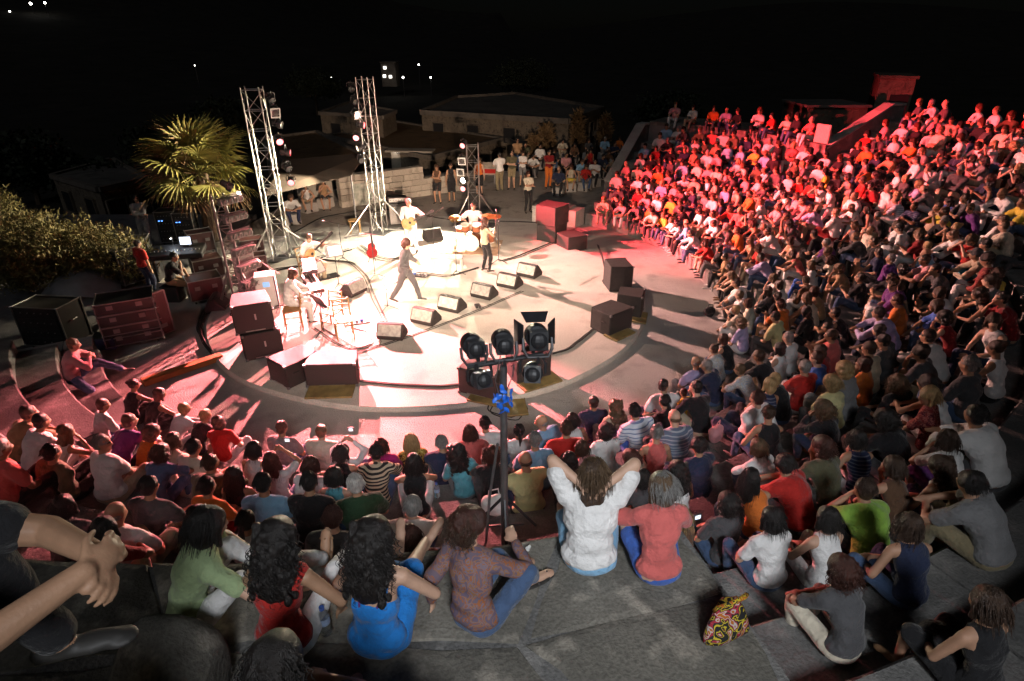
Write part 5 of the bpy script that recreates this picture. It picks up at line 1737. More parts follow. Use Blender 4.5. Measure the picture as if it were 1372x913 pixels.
# standing and playing poses
PZ = .93
STANDS = {
 'stand': dict(lean=(0, 4), head=(4, 0), pelvis=(0, 0, PZ), hands=((-.24, .06, .80), (.24, .08, .80)), feet=((-.10, .0, .09), (.12, .05, .09)), kpole=((0, 1, .1), (0, 1, .1))),
 'walk': dict(lean=(6, 14), head=(14, -12), pelvis=(0, 0, PZ - .04), hands=((-.20, .30, 1.02), (.22, .20, 1.0)), feet=((-.09, .34, .09), (.10, -.36, .12)), kpole=((0, 1, .2), (0, 1, .2)), toes=((0, 1, 0), (.1, .95, -.25))),
 'cross': dict(lean=(0, 6), head=(4, 10), pelvis=(0, 0, PZ), hands=((.12, .20, 1.17), (-.11, .23, 1.14)), feet=((-.10, .0, .09), (.13, .06, .09)), kpole=((0, 1, .1), (0, 1, .1)), epole=((-1, .3, -.4), (1, .3, -.4))),
 'mic': dict(lean=(-2, 6), head=(0, 0), pelvis=(0, 0, PZ), hands=((-.05, .30, 1.20), (.05, .32, 1.28)), feet=((-.11, .0, .09), (.12, .08, .09)), kpole=((0, 1, .1), (0, 1, .1))),
 'guitar': dict(lean=(-2, 8), head=(16, 12), pelvis=(0, 0, PZ), hands=((-.42, .28, 1.32), (.10, .22, 1.02)), feet=((-.16, .0, .09), (.16, .10, .09)), kpole=((0, 1, .1), (0, 1, .1))),
 'drumming': dict(lean=(8, 22), head=(14, 0), hands=((-.24, .50, .34), (.26, .48, .40)), feet=((-.20, .42, -.42), (.22, .45, -.42)), epole=((-1, -.3, -.5), (1, -.3, -.5))),
 'keys': dict(lean=(10, 24), head=(20, 0), hands=((-.16, .50, .30), (.18, .50, .30)), feet=((-.12, .40, -.42), (.13, .44, -.42)), epole=((-1, -.2, -.6), (1, -.2, -.6))),
 'lute': dict(lean=(10, 24), head=(20, -14), hands=((-.40, .34, .50), (.08, .24, .30)), feet=((-.12, .44, -.42), (.13, .40, -.42)), epole=((-1, -.2, -.6), (1, -.2, -.6))),
 'perch': dict(lean=(10, 30), head=(10, 0), hands=((-.08, .40, .2), (.06, .34, .50)), feet=((-.12, .46, -.40), (.12, .42, -.40)), epole=((-1, 0, -.4), (.5, .6, -1))),
 'recline': dict(lean=(2, 30), head=(10, 10), hands=((-.05, .40, .42), (.06, .36, .46)), feet=((-.1, .78, .02), (.46, .30, -.45)), kpole=((-.2, .1, 1), (.6, .4, .6)), epole=((-1, .2, -.6), (1, .2, -.6))),
}
POSES.update(STANDS)
def figure(px, py, z, yaw, pose, build, shirt, legs, hair, label, skin=0, shoe=None, scale=1.0, group=None, lift=0.0):
    p = G(px, py, z) if py is not None else px
    o = make_person((p + np.array([0, 0, lift])).tolist(), rad(yaw), pose, build, shirt, legs, hair, skin, shoe, scale)
    return tag(o, label, 'person', group)
singer = figure(545, 404, ST_Z, -95, 'walk', 'm', ('dark grey', 'long'), ('dark grey', 'long'), ('curly', 'red'), 'person in dark grey suit striding across the middle of the stage', 1)
jk = put('jacket_tail', remesh(MB().ell((0, -.02, PZ - .02), (.19, .145, .17), None, 14), .016, 2, .004, 5), singer, [cloth('dark grey')])
woman = figure(650, 365, ST_Z, -55, 'mic', 'f', ('beige', 'tank'), ('black', 'long'), ('long', 'red'), 'person in pale sleeveless top and black trousers standing before the drums', 1)
gtr = figure(553, 338, ST_Z, 170, 'guitar', 'm', ('white', 'long'), ('white', 'long'), ('short', 'grey'), 'person all in white playing guitar at the stage centre back', 1)
drm = figure(G(632, 335) + np.array([.05, .75, .52 - ST_Z + ST_Z]), None, 0, 180, 'drumming', 'm', ('white', 'tee'), ('beige', 'long'), ('short', 'brown'), 'person in white tee seated behind the drum kit', 1)
kb = figure(G(392, 432) + np.array([0, 0, .475]), None, 0, -70, 'keys', 'm', ('white', 'long'), ('white', 'long'), ('bob', 'brown'), 'person in white playing the stage keyboards', 1)
lu = figure(G(416, 372) + np.array([0, 0, .46]), None, 0, -120, 'lute', 'm', ('white', 'tee'), ('beige', 'long'), ('short', 'brown'), 'person in white tee seated playing a lute', 1)
ls = chair(G(416, 372), -120, 'wooden chair under the lute player')
def guitar(loc, rot, label, name='guitar', m=None, lute=False):
    root = thing(name, label, 'guitar', loc); root.rotation_euler = rot
    m = m or M_WOOD
    b = MB()
    if lute: b.ell((0, 0, 0), (.15, .08, .2), None, 14); b.build('body', m, root, smooth=True)
    else:
        b.ell((0, 0, -.1), (.19, .035, .16), None, 16); b.ell((0, 0, .12), (.14, .034, .13), None, 14); b.build('body', m, root, smooth=True)
    MB().box((0, -.03, .5), (.05, .02, .62)).build('neck', M_BLACKM, root); MB().box((0, -.025, .87), (.08, .018, .16)).build('headstock', M_BLACKM, root)
    MB().lathe([(.045, 0), (.045, .003), (.003, .003)], (0, -.04 if not lute else -.078, .05), Rx(rad(90)), 12).build('sound_hole', M_BLACKM, root)
    return root
gp = np.array(gtr.location)
guitar((gp[0] + .0, gp[1] - .26, gp[2] + 1.05), (0, rad(62), rad(-10)), 'guitar held by the person all in white')
lp = np.array(lu.location)
guitar((lp[0] - .02 + .18, lp[1] - .22, lp[2] + .32), (0, rad(60), rad(50)), 'round-backed lute held by the seated player', 'lute', lute=True)
# technicians and onlookers
tc_ = figure(G(236, 402, 0) + np.array([0, 0, .46]), None, 0, -75, 'perch', 'm', ('black', 'tee'), ('tan', 'long'), ('short', 'black'), 'person in black tee and tan trousers seated at the mixing desk', 0, M_SHOE_W)
sq = thing('seat_box', 'dark box the technician sits on', 'box', G(236, 402, 0)); MB().box((0, 0, .23), (.45, .45, .45)).build('body', M_CASEB, sq, bevel=.02); MB().box((0, 0, .44), (.47, .47, .03)).build('lid', M_CASEB, sq)
figure(203, 396, 0, -30, 'stand', 'm', ('red', 'tee'), ('navy', 'long'), ('short', 'black'), 'person in red tee standing behind the small rack', 0, scale=.9)
figure(201, 331, 0, 200, 'cross', 'm', ('grey', 'long'), ('grey', 'long'), ('short', 'black'), 'person in grey shirt standing alone before the dark trees', 0)
man = figure(G(100, 512, .50) + np.array([0, 0, .0]), None, 0, -62, 'recline', 'm', ('pink', 'long'), ('denim blue', 'long'), ('short', 'light'), 'person in pale shirt and jeans reclining on the ledge by the yard', 1)
for px, py, yaw, pose, b, sh, lg, hr, lab in (
    (588, 273, 165, 'cross', 'f', ('brown', 'tank'), ('black', 'shorts'), ('bob', 'brown'), 'person in brown top and short dark skirt standing at the back of the plaza'),
    (606, 271, 185, 'stand', 'f', ('black', 'tank'), ('black', 'skirt'), ('bun', 'black'), 'person in long black dress standing beside the one in the short skirt'),
    (707, 285, 200, 'cross', 'f', ('cream', 'tee'), ('black', 'long'), ('pony', 'red'), 'person in cream top and black trousers standing alone near the speaker stack'),
    (670, 257, 20, 'mic', 'm', ('white', 'tee'), ('khaki', 'long'), ('short', 'black'), 'person in white tee seen from behind holding a lit phone'),
    (686, 254, 170, 'cross', 'm', ('olive', 'tee'), ('khaki', 'shorts'), ('short', 'black'), 'person in olive tee and shorts standing at the back'),
    (700, 250, 190, 'cross', 'f', ('white', 'tee'), ('grey', 'shorts'), ('bob', 'brown'), 'person in white tee and grey shorts behind the olive tee'),
    (734, 252, 200, 'cross', 'm', ('dark red', 'tee'), ('orange', 'long'), ('short', 'black'), 'person in dark red tee and orange trousers by the bench wall'),
    (693, 232, 180, 'stand', 'm', ('tan', 'tee'), ('denim blue', 'long'), ('short', 'black'), 'person in tan tee standing farthest back on the plaza'),
    (643, 262, 175, 'stand', 'f', ('orange', 'tank'), ('black', 'skirt'), ('long', 'light'), 'person in orange top standing behind the short tower'),
):
    figure(px, py, 0, yaw, pose, b, sh, lg, hr, lab, random.choice((0, 1, 2)), group='onlookers standing on the plaza')
# seated on low stones by the plaster wall and beyond the far wing
def stone_seat(p, label, w=.6):
    o = thing('stone_seat', label, 'stone', p.tolist(), random.uniform(0, 3)); MB().box((0, 0, .2), (w, .5, .4), taper=.92).build('block', M_CAP, o, bevel=.03)
for i, (px, py, yaw, pose, b, sh, lg, hr, lab) in enumerate((
    (437, 278, -160, 'perch', 'f', ('tan', 'tank'), ('black', 'shorts'), ('long', 'brown'), 'person in tan top seated by the plaster wall, hair long'),
    (415, 284, -165, 'chin', 'f', ('white', 'tank'), ('beige', 'shorts'), ('bun', 'brown'), 'person in white sleeveless top seated by the plaster wall'),
    (393, 300, -150, 'forward', 'm', ('white', 'tee'), ('navy', 'long'), ('bob', 'brown'), 'person in white tee crouching nearest the tall tower'),
    (748, 262, 170, 'lap', 'm', ('navy', 'tee'), ('black', 'long'), ('bald', 'grey'), 'person in navy tee seated at the end of the bench wall'),
    (764, 256, 175, 'lap', 'f', ('cream', 'tank'), ('yellow', 'skirt'), ('bob', 'red'), 'person in cream top and yellow skirt seated above the bench wall'),
    (776, 246, 190, 'forward', 'm', ('light blue', 'tee'), ('denim blue', 'shorts'), ('short', 'brown'), 'person in light blue tee seated beyond the bench wall'),
    (790, 232, 190, 'back', 'f', ('red', 'tank'), ('red', 'skirt'), ('bob', 'black'), 'person in red dress seated beyond the bench wall'),
    (803, 240, 200, 'hug', 'm', ('navy', 'tee'), ('black', 'long'), ('short', 'black'), 'person in navy tee hugging knees below the wing wall'),
    (723, 226, 180, 'lap', 'm', ('white', 'tee'), ('black', 'long'), ('short', 'black'), 'person in white tee seated far back before the reeds'),
    (768, 222, 185, 'lap', 'f', ('brown', 'tee'), ('black', 'long'), ('bob', 'black'), 'person in brown tee seated far back between the reed clumps'),
    (808, 214, 190, 'lap', 'm', ('light blue', 'tee'), ('grey', 'long'), ('short', 'grey'), 'person in light blue tee seated farthest back by the wing wall'))):
    p = G(px, py, 0)
    stone_seat(p, 'pale stone block seat under the ' + ('tan top', 'white sleeveless top', 'crouching white tee', 'navy tee at the bench end', 'yellow skirt', 'light blue tee beyond the bench', 'red dress', 'knee-hugging navy tee', 'white tee before the reeds', 'brown tee', 'farthest light blue tee')[i])
    figure(p + np.array([0, 0, .405]), None, 0, yaw, pose, b, sh, lg, hr, lab, 0, group='people seated round the plaza')
rp_ = random.Random(77)
spots = [(712, 238), (742, 232), (757, 238), (783, 256), (796, 250), (812, 232), (820, 222), (828, 212), (752, 214), (787, 214), (705, 222), (738, 206)]
cols_ = ['white', 'black', 'pink', 'red', 'white', 'brown', 'navy', 'orange', 'cream', 'dark grey', 'olive', 'purple']
for i, (px, py) in enumerate(spots):
    p = G(px, py, 0); b = 'f' if i % 2 else 'm'
    stone_seat(p, 'pale stone block seat under the %s tee beyond the bench wall' % cols_[i] if i not in (0, 4) else 'pale stone block seat under the %s white tee near the bench wall' % ('first' if i == 0 else 'second'), .5)
    figure(p + np.array([0, 0, .405]), None, 0, 175 + rp_.uniform(-12, 25), rp_.choice(['lap', 'hug', 'forward', 'clap']), b, (cols_[i], 'tee'), rp_.choice([('black', 'long'), ('denim blue', 'long'), ('beige', 'long')]), (('bob', 'brown') if b == 'f' else ('short', 'black')),
           ('person in %s tee seated on a stone beyond the bench wall' % cols_[i]) if i not in (0, 4) else ('person in white tee seated %s' % ('behind the bench wall towards the plaza' if i == 0 else 'close behind the bench wall end')), 0, group='people seated round the plaza')
ph = thing('phone', 'lit phone held up by the person in white tee at the back', 'phone', G(664, 257, 0) + np.array([0, .1, 1.30]))
MB().box((0, 0, 0), (.07, .012, .13)).build('case', M_BLACKM, ph, bevel=.003); MB().box((0, -.008, 0), (.062, .003, .118)).build('screen', mat('phone_glow', (.3, .3, .3), .3, 0, emit=(.9, .95, 1), estr=6), ph)

# clutter on the stage floor
def pedal_board(px, py, yaw, label, n=5):
    root = thing('pedal_board', label, 'pedals', G(px, py), rad(yaw), 'pedal boards')
    MB().box((0, 0, .025), (.62, .30, .03), Rx(rad(4))).build('tray', M_BLACKM, root, bevel=.006)
    for i in range(n):
        MB().box((-.24 + i * .12, .0, .062), (.075, .125, .045), Rx(rad(4)), taper=.92).build('pedal', cloth(('red', 'dark grey', 'yellow', 'blue', 'orange')[i]) if i % 2 else M_GREYM, root, bevel=.004)
pedal_board(560, 370, 165, 'pedal board in front of the guitarist'); pedal_board(478, 432, 20, 'pedal board beside the front wooden chair', 4); pedal_board(440, 372, 40, 'pedal board at the lute player feet', 3)
for i, (px, py, lab) in enumerate(((486, 440, 'white set list sheet by the front pedal board'), (590, 385, 'white set list sheet before the singer'), (520, 390, 'white sheet near the boom microphone stand'), (425, 452, 'white sheet beside the chairs'), (468, 415, 'white sheet under the music stand'))):
    o = MB().box((0, 0, 0), (.21, .297, .003)).build('paper_sheet', mat('paper_white', (.7, .7, .68), .9, .05)); o.location = G(px, py) + np.array([0, 0, .006]); o.rotation_euler[2] = i * 1.1; tag(o, lab, 'paper', 'set list sheets')
cable([(530, 380), (545, 372), (560, 366), (600, 372), (640, 360)], 'thin cable tangle between the guitarist and the drums', .008, ST_Z, .06, bundle=4, seed=21)
cable([(420, 440), (450, 460), (470, 470), (500, 462), (490, 445), (470, 440)], 'looped cables on the floor round the front chairs', .008, ST_Z, .06, bundle=4, seed=22)
cable([(670, 350), (690, 345), (715, 335), (740, 325)], 'cables from the drums to the far wing stack', .010, ST_Z, .05, bundle=3, seed=23)
cable([(480, 330), (500, 345), (520, 350), (545, 345), (560, 352)], 'cables at the foot of the tower behind the guitarist', .010, ST_Z, .05, bundle=3, seed=24)
cable([(345, 372), (372, 362), (400, 358), (430, 345), (470, 335)], 'cables running from the narrow truss to the lute player', .012, ST_Z, .05, bundle=4, seed=25)
dc = thing('direct_box', 'small black box beside the third wedge monitor', 'box', G(640, 412), .3); MB().box((0, 0, .04), (.14, .18, .07)).build('body', M_BLACKM, dc, bevel=.008); MB().cyl((0, -.09, .045), (0, -.105, .045), .014, n=8).build('socket', M_EDGE, dc)
gs = thing('guitar_stand', 'guitar resting on a stand by the tower, dark red', 'guitar', G(500, 352), rad(30)); MB().ell((0, 0, .32), (.18, .035, .16), Rx(rad(-12)), 14).ell((0, -.03, .52), (.13, .034, .13), Rx(rad(-12)), 12).build('body', cloth('dark red'), gs, smooth=True); MB().box((0, -.1, .85), (.05, .02, .6), Rx(rad(-12)) @ np.eye(3)).build('neck', M_BLACKM, gs)
for s in (-1, 1): MB().cyl((s * .12, .1, 0), (0, 0, .4), .009, n=6).build('stand_leg', M_BLACKM, gs)
# ------------------------------------------------------------------ the nearest spectators, on the raised walkway
def hero(pos, yaw, P, build, shirt, legs, hair, label, skin=1, voxel=.0125, scale=1.0, bare=True, over=None, shoe=None, group='spectators on the raised walkway'):
    B = BUILDS[build]; J = rig(P, B)
    if over: J.update(over)
    body = remesh(body_shapes(J, B, True), voxel, 3); assign_body(body, J, bare)
    T = dict(J=J, B=B, P=P, body=body, seed=hash(label) % 97, shirt={}, legs={})
    sd = sum(map(ord, label)) % 1000
    if shirt: T['shirt'][shirt[1]] = remesh(shirt_shapes(J, B, shirt[1]), max(voxel * .95, .010), 3, .0058, sd)
    if legs: T['legs'][legs[1]] = remesh(trouser_shapes(J, B, legs[1]), max(voxel * 1.1, .012), 3, .0060, sd + 1)
    o = make_person(list(pos), rad(yaw), shirt=shirt, legs=legs, hair=hair, skin=skin, shoe=shoe, scale=scale / B['sc'], T=T)
    tag(o, label, 'person', group)
    return o, J
def strands(o, J, me, m, name='hair_curls'):
    h = put(name, me, o, [m]); h.matrix_local = head_matrix(J)
def W(px, py, z=WZ): p = at(px, py, z); return np.array([p.x, p.y, z + .012])
def sandal(o, J, s, m):
    mb = MB(); foot = MB()
    a, t = J['an', s], J['ft', s]; F = frame(t, (0, 0, 1) if abs(t[2]) < .9 else (0, -1, 0))
    mb.ell(a + t * .06 - F[:, 2] * .072, (.047, .15, .010), F, 14)
    for q in (.03, .13): mb.tube([a + t * q + F[:, 0] * -.045 - F[:, 2] * .06, a + t * q - F[:, 2] * (-.0 + .1 * q) , a + t * q + F[:, 0] * .045 - F[:, 2] * .06], .008, 6)
    put('sandal', mb.mesh('sandal'), o, [m])

o, J = hero(W(386, 872), -6, dict(lean=(2, 24), head=(20, 4), hands=((-.24, .30, .10), (.26, .26, .10)), feet=((-.02, .66, .07), (.17, .80, .09)), toes=((-.1, .6, .8), (.25, .5, .9)), kpole=((-.3, 0, 1), (.3, 0, 1)), epole=((-1, -.5, 0), (1, -.4, 0))),
            'f', ('red', 'vest'), ('white', 'long'), ('curlylong', 'black'), 'person in red sleeveless top and white trousers beside a bottle', 2, scale=.93)
strands(o, J, curls(J, 185, .40, .15, 3, .005), HAIRM['black']); sandal(o, J, 1, M_SHOE_T); sandal(o, J, -1, M_SHOE_T)
o, J = hero(W(510, 872), -4, dict(lean=(0, 22), head=(20, -4), hands=((-.20, .36, .14), (.22, .34, .16)), feet=((-.06, .76, .07), (.12, .80, .08)), toes=((-.1, .7, .6), (.45, .5, .75)), kpole=((-.1, 0, 1), (.1, 0, 1)), epole=((-1, -.4, -.2), (1, -.4, -.2))),
            'f', ('bright blue', 'strap'), ('bright blue', 'skirt'), ('curlylong', 'black'), 'person in bright blue strappy top with bare upper back', 1, scale=.95)
strands(o, J, curls(J, 185, .36, .16, 5, .005), HAIRM['black'])
st_ = MB()
for s in (-1, 1):
    c = J['chest']; nk = J['neck']
    st_.tube([c + np.array([s * .05, -.118, .03]), nk + np.array([s * .075, -.085, -.05]), nk + np.array([s * .10, -.04, .03])], .006, 6)
put('strap', st_.mesh('strap'), o, [cloth('purple')])
o, J = hero(W(638, 842), -24, dict(lean=(4, 26), head=(14, -36), side=-9, hands=((-.36, .02, .06), (.10, .44, .44)), feet=((.10, .52, .07), (.22, .50, .07)), kpole=((.1, 0, 1), (.4, 0, 1)), toes=((.2, 1, -.05), (.5, .8, -.05)), epole=((-.4, -1, 0), (1, .2, -.5))),
            'f', ('orange and grey patterned', 'long'), ('denim blue', 'long'), ('curly', 'red'), 'person in orange and grey patterned blouse leaning on one arm', 1, scale=.86)
strands(o, J, curls(J, 230, .20, .14, 9, .004, .010), HAIRM['brown']); sandal(o, J, 1, M_SHOE_D); sandal(o, J, -1, M_SHOE_D)
o, J = hero(W(788, 760), -4, dict(lean=(8, 22), head=(18, 0), hands=((-.10, .10, .73), (.10, .10, .73)), feet=((-.14, .52, -.22), (.14, .54, -.22)), epole=((-1, .5, .35), (1, .5, .35)), shrug=(.06, .06)),
            'h', ('white', 'tee'), ('light blue', 'shorts'), ('long', 'brown'), 'person in white tee with both hands clasped behind the head', 1, scale=.86)
strands(o, J, curls(J, 380, .20, .13, 12, .0030, .005, turns=(1.0, 2.0)), HAIRM['light'])
o, J = hero(W(880, 778), 4, dict(lean=(10, 24), head=(14, 26), hands=((-.28, .34, .62), (.12, .42, .20)), feet=((-.12, .52, -.20), (.14, .50, -.20)), epole=((-.6, .4, -1), (1, 0, -.5))),
            'f', ('coral', 'tee'), ('blue', 'shorts'), ('bob', 'light'), 'person in coral tee and blue shorts beside the one clasping hands', 1, scale=.83)
strands(o, J, curls(J, 380, .15, .12, 15, .0030, .004, turns=(.8, 1.6)), HAIRM['grey'])
o, J = hero(W(258, 842), -52, dict(lean=(12, 34), head=(16, 14), hands=((-.10, .48, .26), (.12, .46, .28)), feet=((-.08, .60, .06), (.13, .56, .06)), kpole=((-.2, 0, 1), (.3, 0, 1)), epole=((-1, .2, -.3), (1, .2, -.3))),
            'f', ('pale green', 'tee'), ('white', 'long'), ('bob', 'black'), 'person in pale green tee and white trousers turned to the side', 1, scale=.92)
strands(o, J, curls(J, 380, .20, .125, 17, .0030, .004, turns=(.6, 1.4)), HAIRM['black'])
# nearest: clasped hands at the lower left, white knees at the bottom
yw = -76
hp = np.array((-1.03, 1.12, 5.19))
pel = hp - rotz(rad(yw)) @ np.array((0.02, .66, .46))
fx = dict(lean=(6, 30), head=(8, 0), hands=((-.03, .60, .45), (.06, .61, .48)), feet=((-.12, .36, .06), (.14, .34, .06)), kpole=((-.2, .3, 1), (.3, .3, 1)), epole=((-1, -.3, -.5), (1, -.3, -.3)))
o, J = hero(pel, yw, fx, 'm', ('black', 'tee'), ('black', 'long'), ('short', 'black'), 'person in dark trousers with clasped hands over raised knees, cut by the frame', 2, voxel=.0066, bare=False,
            over={('hd', -1): (.85, .5, -.12), ('hd', 1): (-.85, .45, -.1), ('hu', -1): (-.3, .9, .5), ('hu', 1): (.3, .9, .5), ('curl', -1): .75, ('curl', 1): .75}, group='spectators nearest the camera')
o, J = hero(np.array((-.53, 1.02, row_z(21))), 0, dict(lean=(-4, 14), head=(5, 0), hands=((-.25, -.1, .06), (.25, -.1, .06)), feet=((-.13, .42, .07), (.11, .42, .07)), kpole=((-.25, .2, 1), (.2, .2, 1))),
            'm', ('beige', 'tee'), ('white', 'long'), ('short', 'brown'), 'person in white trousers, only the raised knees in view at the bottom', 1, voxel=.013, group='spectators nearest the camera')
p = W(352, 921, WZ + .77)
o, J = hero(np.array((p[0] - .02, p[1] - .10, WZ)), -5, POSES['floor'], 'f', ('dark grey', 'tee'), ('black', 'long'), ('curly', 'black'), 'person whose dark curly hair shows at the bottom edge', 1, voxel=.014, group='spectators nearest the camera')
strands(o, J, curls(J, 260, .18, .15, 31, .0045, .010), HAIRM['black'])
# stone the lower-left spectator sits on
def boulder(c, r, label, seed):
    mb = MB().ell((0, 0, 0), (1, 1, 1), None, 28); me = mb.mesh('boulder', smooth=True)
    co = np.empty(len(me.vertices) * 3); me.vertices.foreach_get('co', co); co = co.reshape(-1, 3)
    for i in range(len(co)):
        n = noise.noise(Vector(co[i] * 1.3) + Vector((seed, 0, 0))) * .22 + noise.noise(Vector(co[i] * 4) + Vector((seed, 5, 0))) * .05
        q = np.sign(co[i]) * np.abs(co[i]) ** .72
        co[i] = q * (1 + n) * np.array(r) * .92
    me.vertices.foreach_set('co', co.ravel()); me.update()
    o = link('boulder', me, M_FLAG); o.location = c; return tag(o, label, 'boulder')
boulder((-1.75, .75, 4.02), (.55, .50, .70), 'big rounded grey stone under the spectator with clasped hands', 1.0)
p = at(222, 885, 3.55); boulder((p.x, p.y, 3.42), (.27, .24, .34), 'rounded grey stone behind the pale green tee', 4.0)

# bottles, bag and small things left on the stone
M_PET = bpy.data.materials.new('clear_plastic'); M_PET.use_nodes = True
_b = M_PET.node_tree.nodes['Principled BSDF']; _b.inputs['Transmission Weight'].default_value = .9; _b.inputs['Roughness'].default_value = .08; _b.inputs['IOR'].default_value = 1.3; _b.inputs['Base Color'].default_value = (.9, .95, .97, 1)
def bottle(pos, label, tilt=(0, 0, 0)):
    o = thing('water_bottle', label, 'bottle', pos, group='water bottles'); o.rotation_euler = tilt
    MB().lathe([(.030, 0), (.033, .008), (.033, .06), (.030, .075), (.033, .09), (.033, .145), (.026, .17), (.013, .19), (.013, .205)], n=16).build('bottle_body', M_PET, o, smooth=True)
    MB().lathe([(.015, .20), (.015, .222), (.003, .222)], n=12).build('cap', cloth('blue'), o)
    MB().lathe([(.0337, .092), (.0337, .142)], n=16).build('wrapper', mat('bottle_label', (.35, .45, .65), .5, .3, 30), o)
bottle(W(438, 850), 'water bottle standing right of the red sleeveless top')
def RZ(px, py, k): p = at(px, py, row_z(k)); return np.array([p.x, p.y, row_z(k) + .012])
bottle(RZ(586, 668, 4), 'water bottle below the turquoise tee in the tiers')
bottle(RZ(1225, 880, 8), 'water bottle lowest on the right-hand paving')
hb = thing('handbag', 'patchwork handbag with yellow and black patches beside the walkway end', 'bag', W(972, 848), rad(25))
m_ = MB(); v = []; f = []
for j in range(9):
    t = j / 8
    for i in range(20):
        a = 2 * math.pi * i / 20
        w = (.17 * (1 - .55 * t ** 1.6)); d = .075 * (1 - .5 * t)
        v.append((w * math.cos(a) + .006 * math.sin(a * 5), d * math.sin(a) + .006 * math.cos(a * 4), .22 * t))
for j in range(8):
    for i in range(20): f.append((j * 20 + i, j * 20 + (i + 1) % 20, (j + 1) * 20 + (i + 1) % 20, (j + 1) * 20 + i))
f.append(tuple(reversed(range(20)))); f.append(tuple(range(160, 180)))
m_.add(v, f).build('pouch', patches('bag_patchwork', [(.02, .02, .02), (.5, .38, .03), (.03, .03, .03), (.35, .03, .05), (.45, .42, .4), (.4, .12, .02)], 11), hb, smooth=True)
MB().tube([(-.10, 0, .20), (-.11, -.03, .25), (-.05, -.07, .29), (.05, -.07, .29), (.11, -.03, .25), (.10, 0, .20)], .013, 8).build('strap', patches('bag_strap', [(.02, .02, .02), (.5, .38, .03), (.4, .1, .02)], 40), hb, smooth=True)
hb.rotation_euler = (rad(-8), 0, rad(25))
for px, py, k, lab, c in ((958, 592, 3, 'pale ribbed bag on the seats beside the white long-sleeved shirt', 'pink'), (662, 690, 5, 'white plastic bag at the foot of the lamp pole', 'white'), (1310, 632, 7, 'black and white bag beside the purple skirt', 'black'), (950, 424, 0, 'black bag on the ring floor before the front row', 'black')):
    o = thing('carrier_bag', lab, 'bag', RZ(px, py, k) if k else np.array(at(px, py, .012)), random.uniform(-1, 1), 'bags left by spectators')
    mb = MB(); mb.ell((0, 0, .13), (.15, .09, .14), None, 14)
    me = remesh(mb, .012, 1, .012, px % 17, 1.2); put('sack', me, o, [cloth(c)])
    MB().tube([(-.06, 0, .24), (-.05, 0, .33), (.05, 0, .33), (.06, 0, .24)], .008, 6).build('handle', cloth(c), o)
for i, (x, y, z) in enumerate(((694, 735, WZ), (708, 738, WZ), (357, 762, WZ), (350, 792, WZ), (655, 838, WZ))):
    o = thing('paper_scrap', 'crumpled white paper scrap on the walkway, %s' % ('left of two behind the white tee', 'right of two behind the white tee', 'by the red top, farther one', 'by the red top, nearer one', 'below the patterned blouse')[i], 'paper', W(x, y, z) + np.array([0, 0, .012]), i * 1.3, 'paper scraps')
    put('sheet', remesh(MB().ell((0, 0, .004), (.035, .02, .012), None, 8), .005, 0, .006, i, 4), o, [mat('paper_white', (.7, .7, .68), .9, .05)])
# phones and cameras in hands
for px, py, Yd, lab in ((760 / 4.564 + 200, 513 / 4.564 + 520, None, 'lit camera screen held up by the white tee with long auburn hair'), (477, 592, None, 'silver camera held up at the stage front'), (951, 652, None, 'lit phone held by the navy long-sleeved shirt')):
    best = min(singles, key=lambda q: (proj(q['p'] + np.array([0, 0, .75]))[0] - px) ** 2 + (proj(q['p'] + np.array([0, 0, .75]))[1] - py) ** 2)
    J = TPL[(best['pose'], best['b'])]['J']; hm = (J['ha', -1] + J['ha', 1]) / 2 + np.array([0, .12, .03])
    wp = rotz(face(best)) @ hm * best['sc'] * BUILDS[best['b']]['sc'] + best['p']
    c = thing('camera', lab, 'camera', wp, face(best), 'cameras held by spectators')
    MB().box((0, 0, 0), (.10, .025, .065)).build('body', M_GREYM, c, bevel=.005); MB().box((0, -.015, 0), (.055, .004, .042)).build('screen', mat('camera_glow', (.3, .3, .3), .3, 0, emit=(.8, .9, 1), estr=1.6), c); MB().cyl((0, .01, 0), (0, .04, 0), .022, n=10).build('lens', M_BLACKM, c)
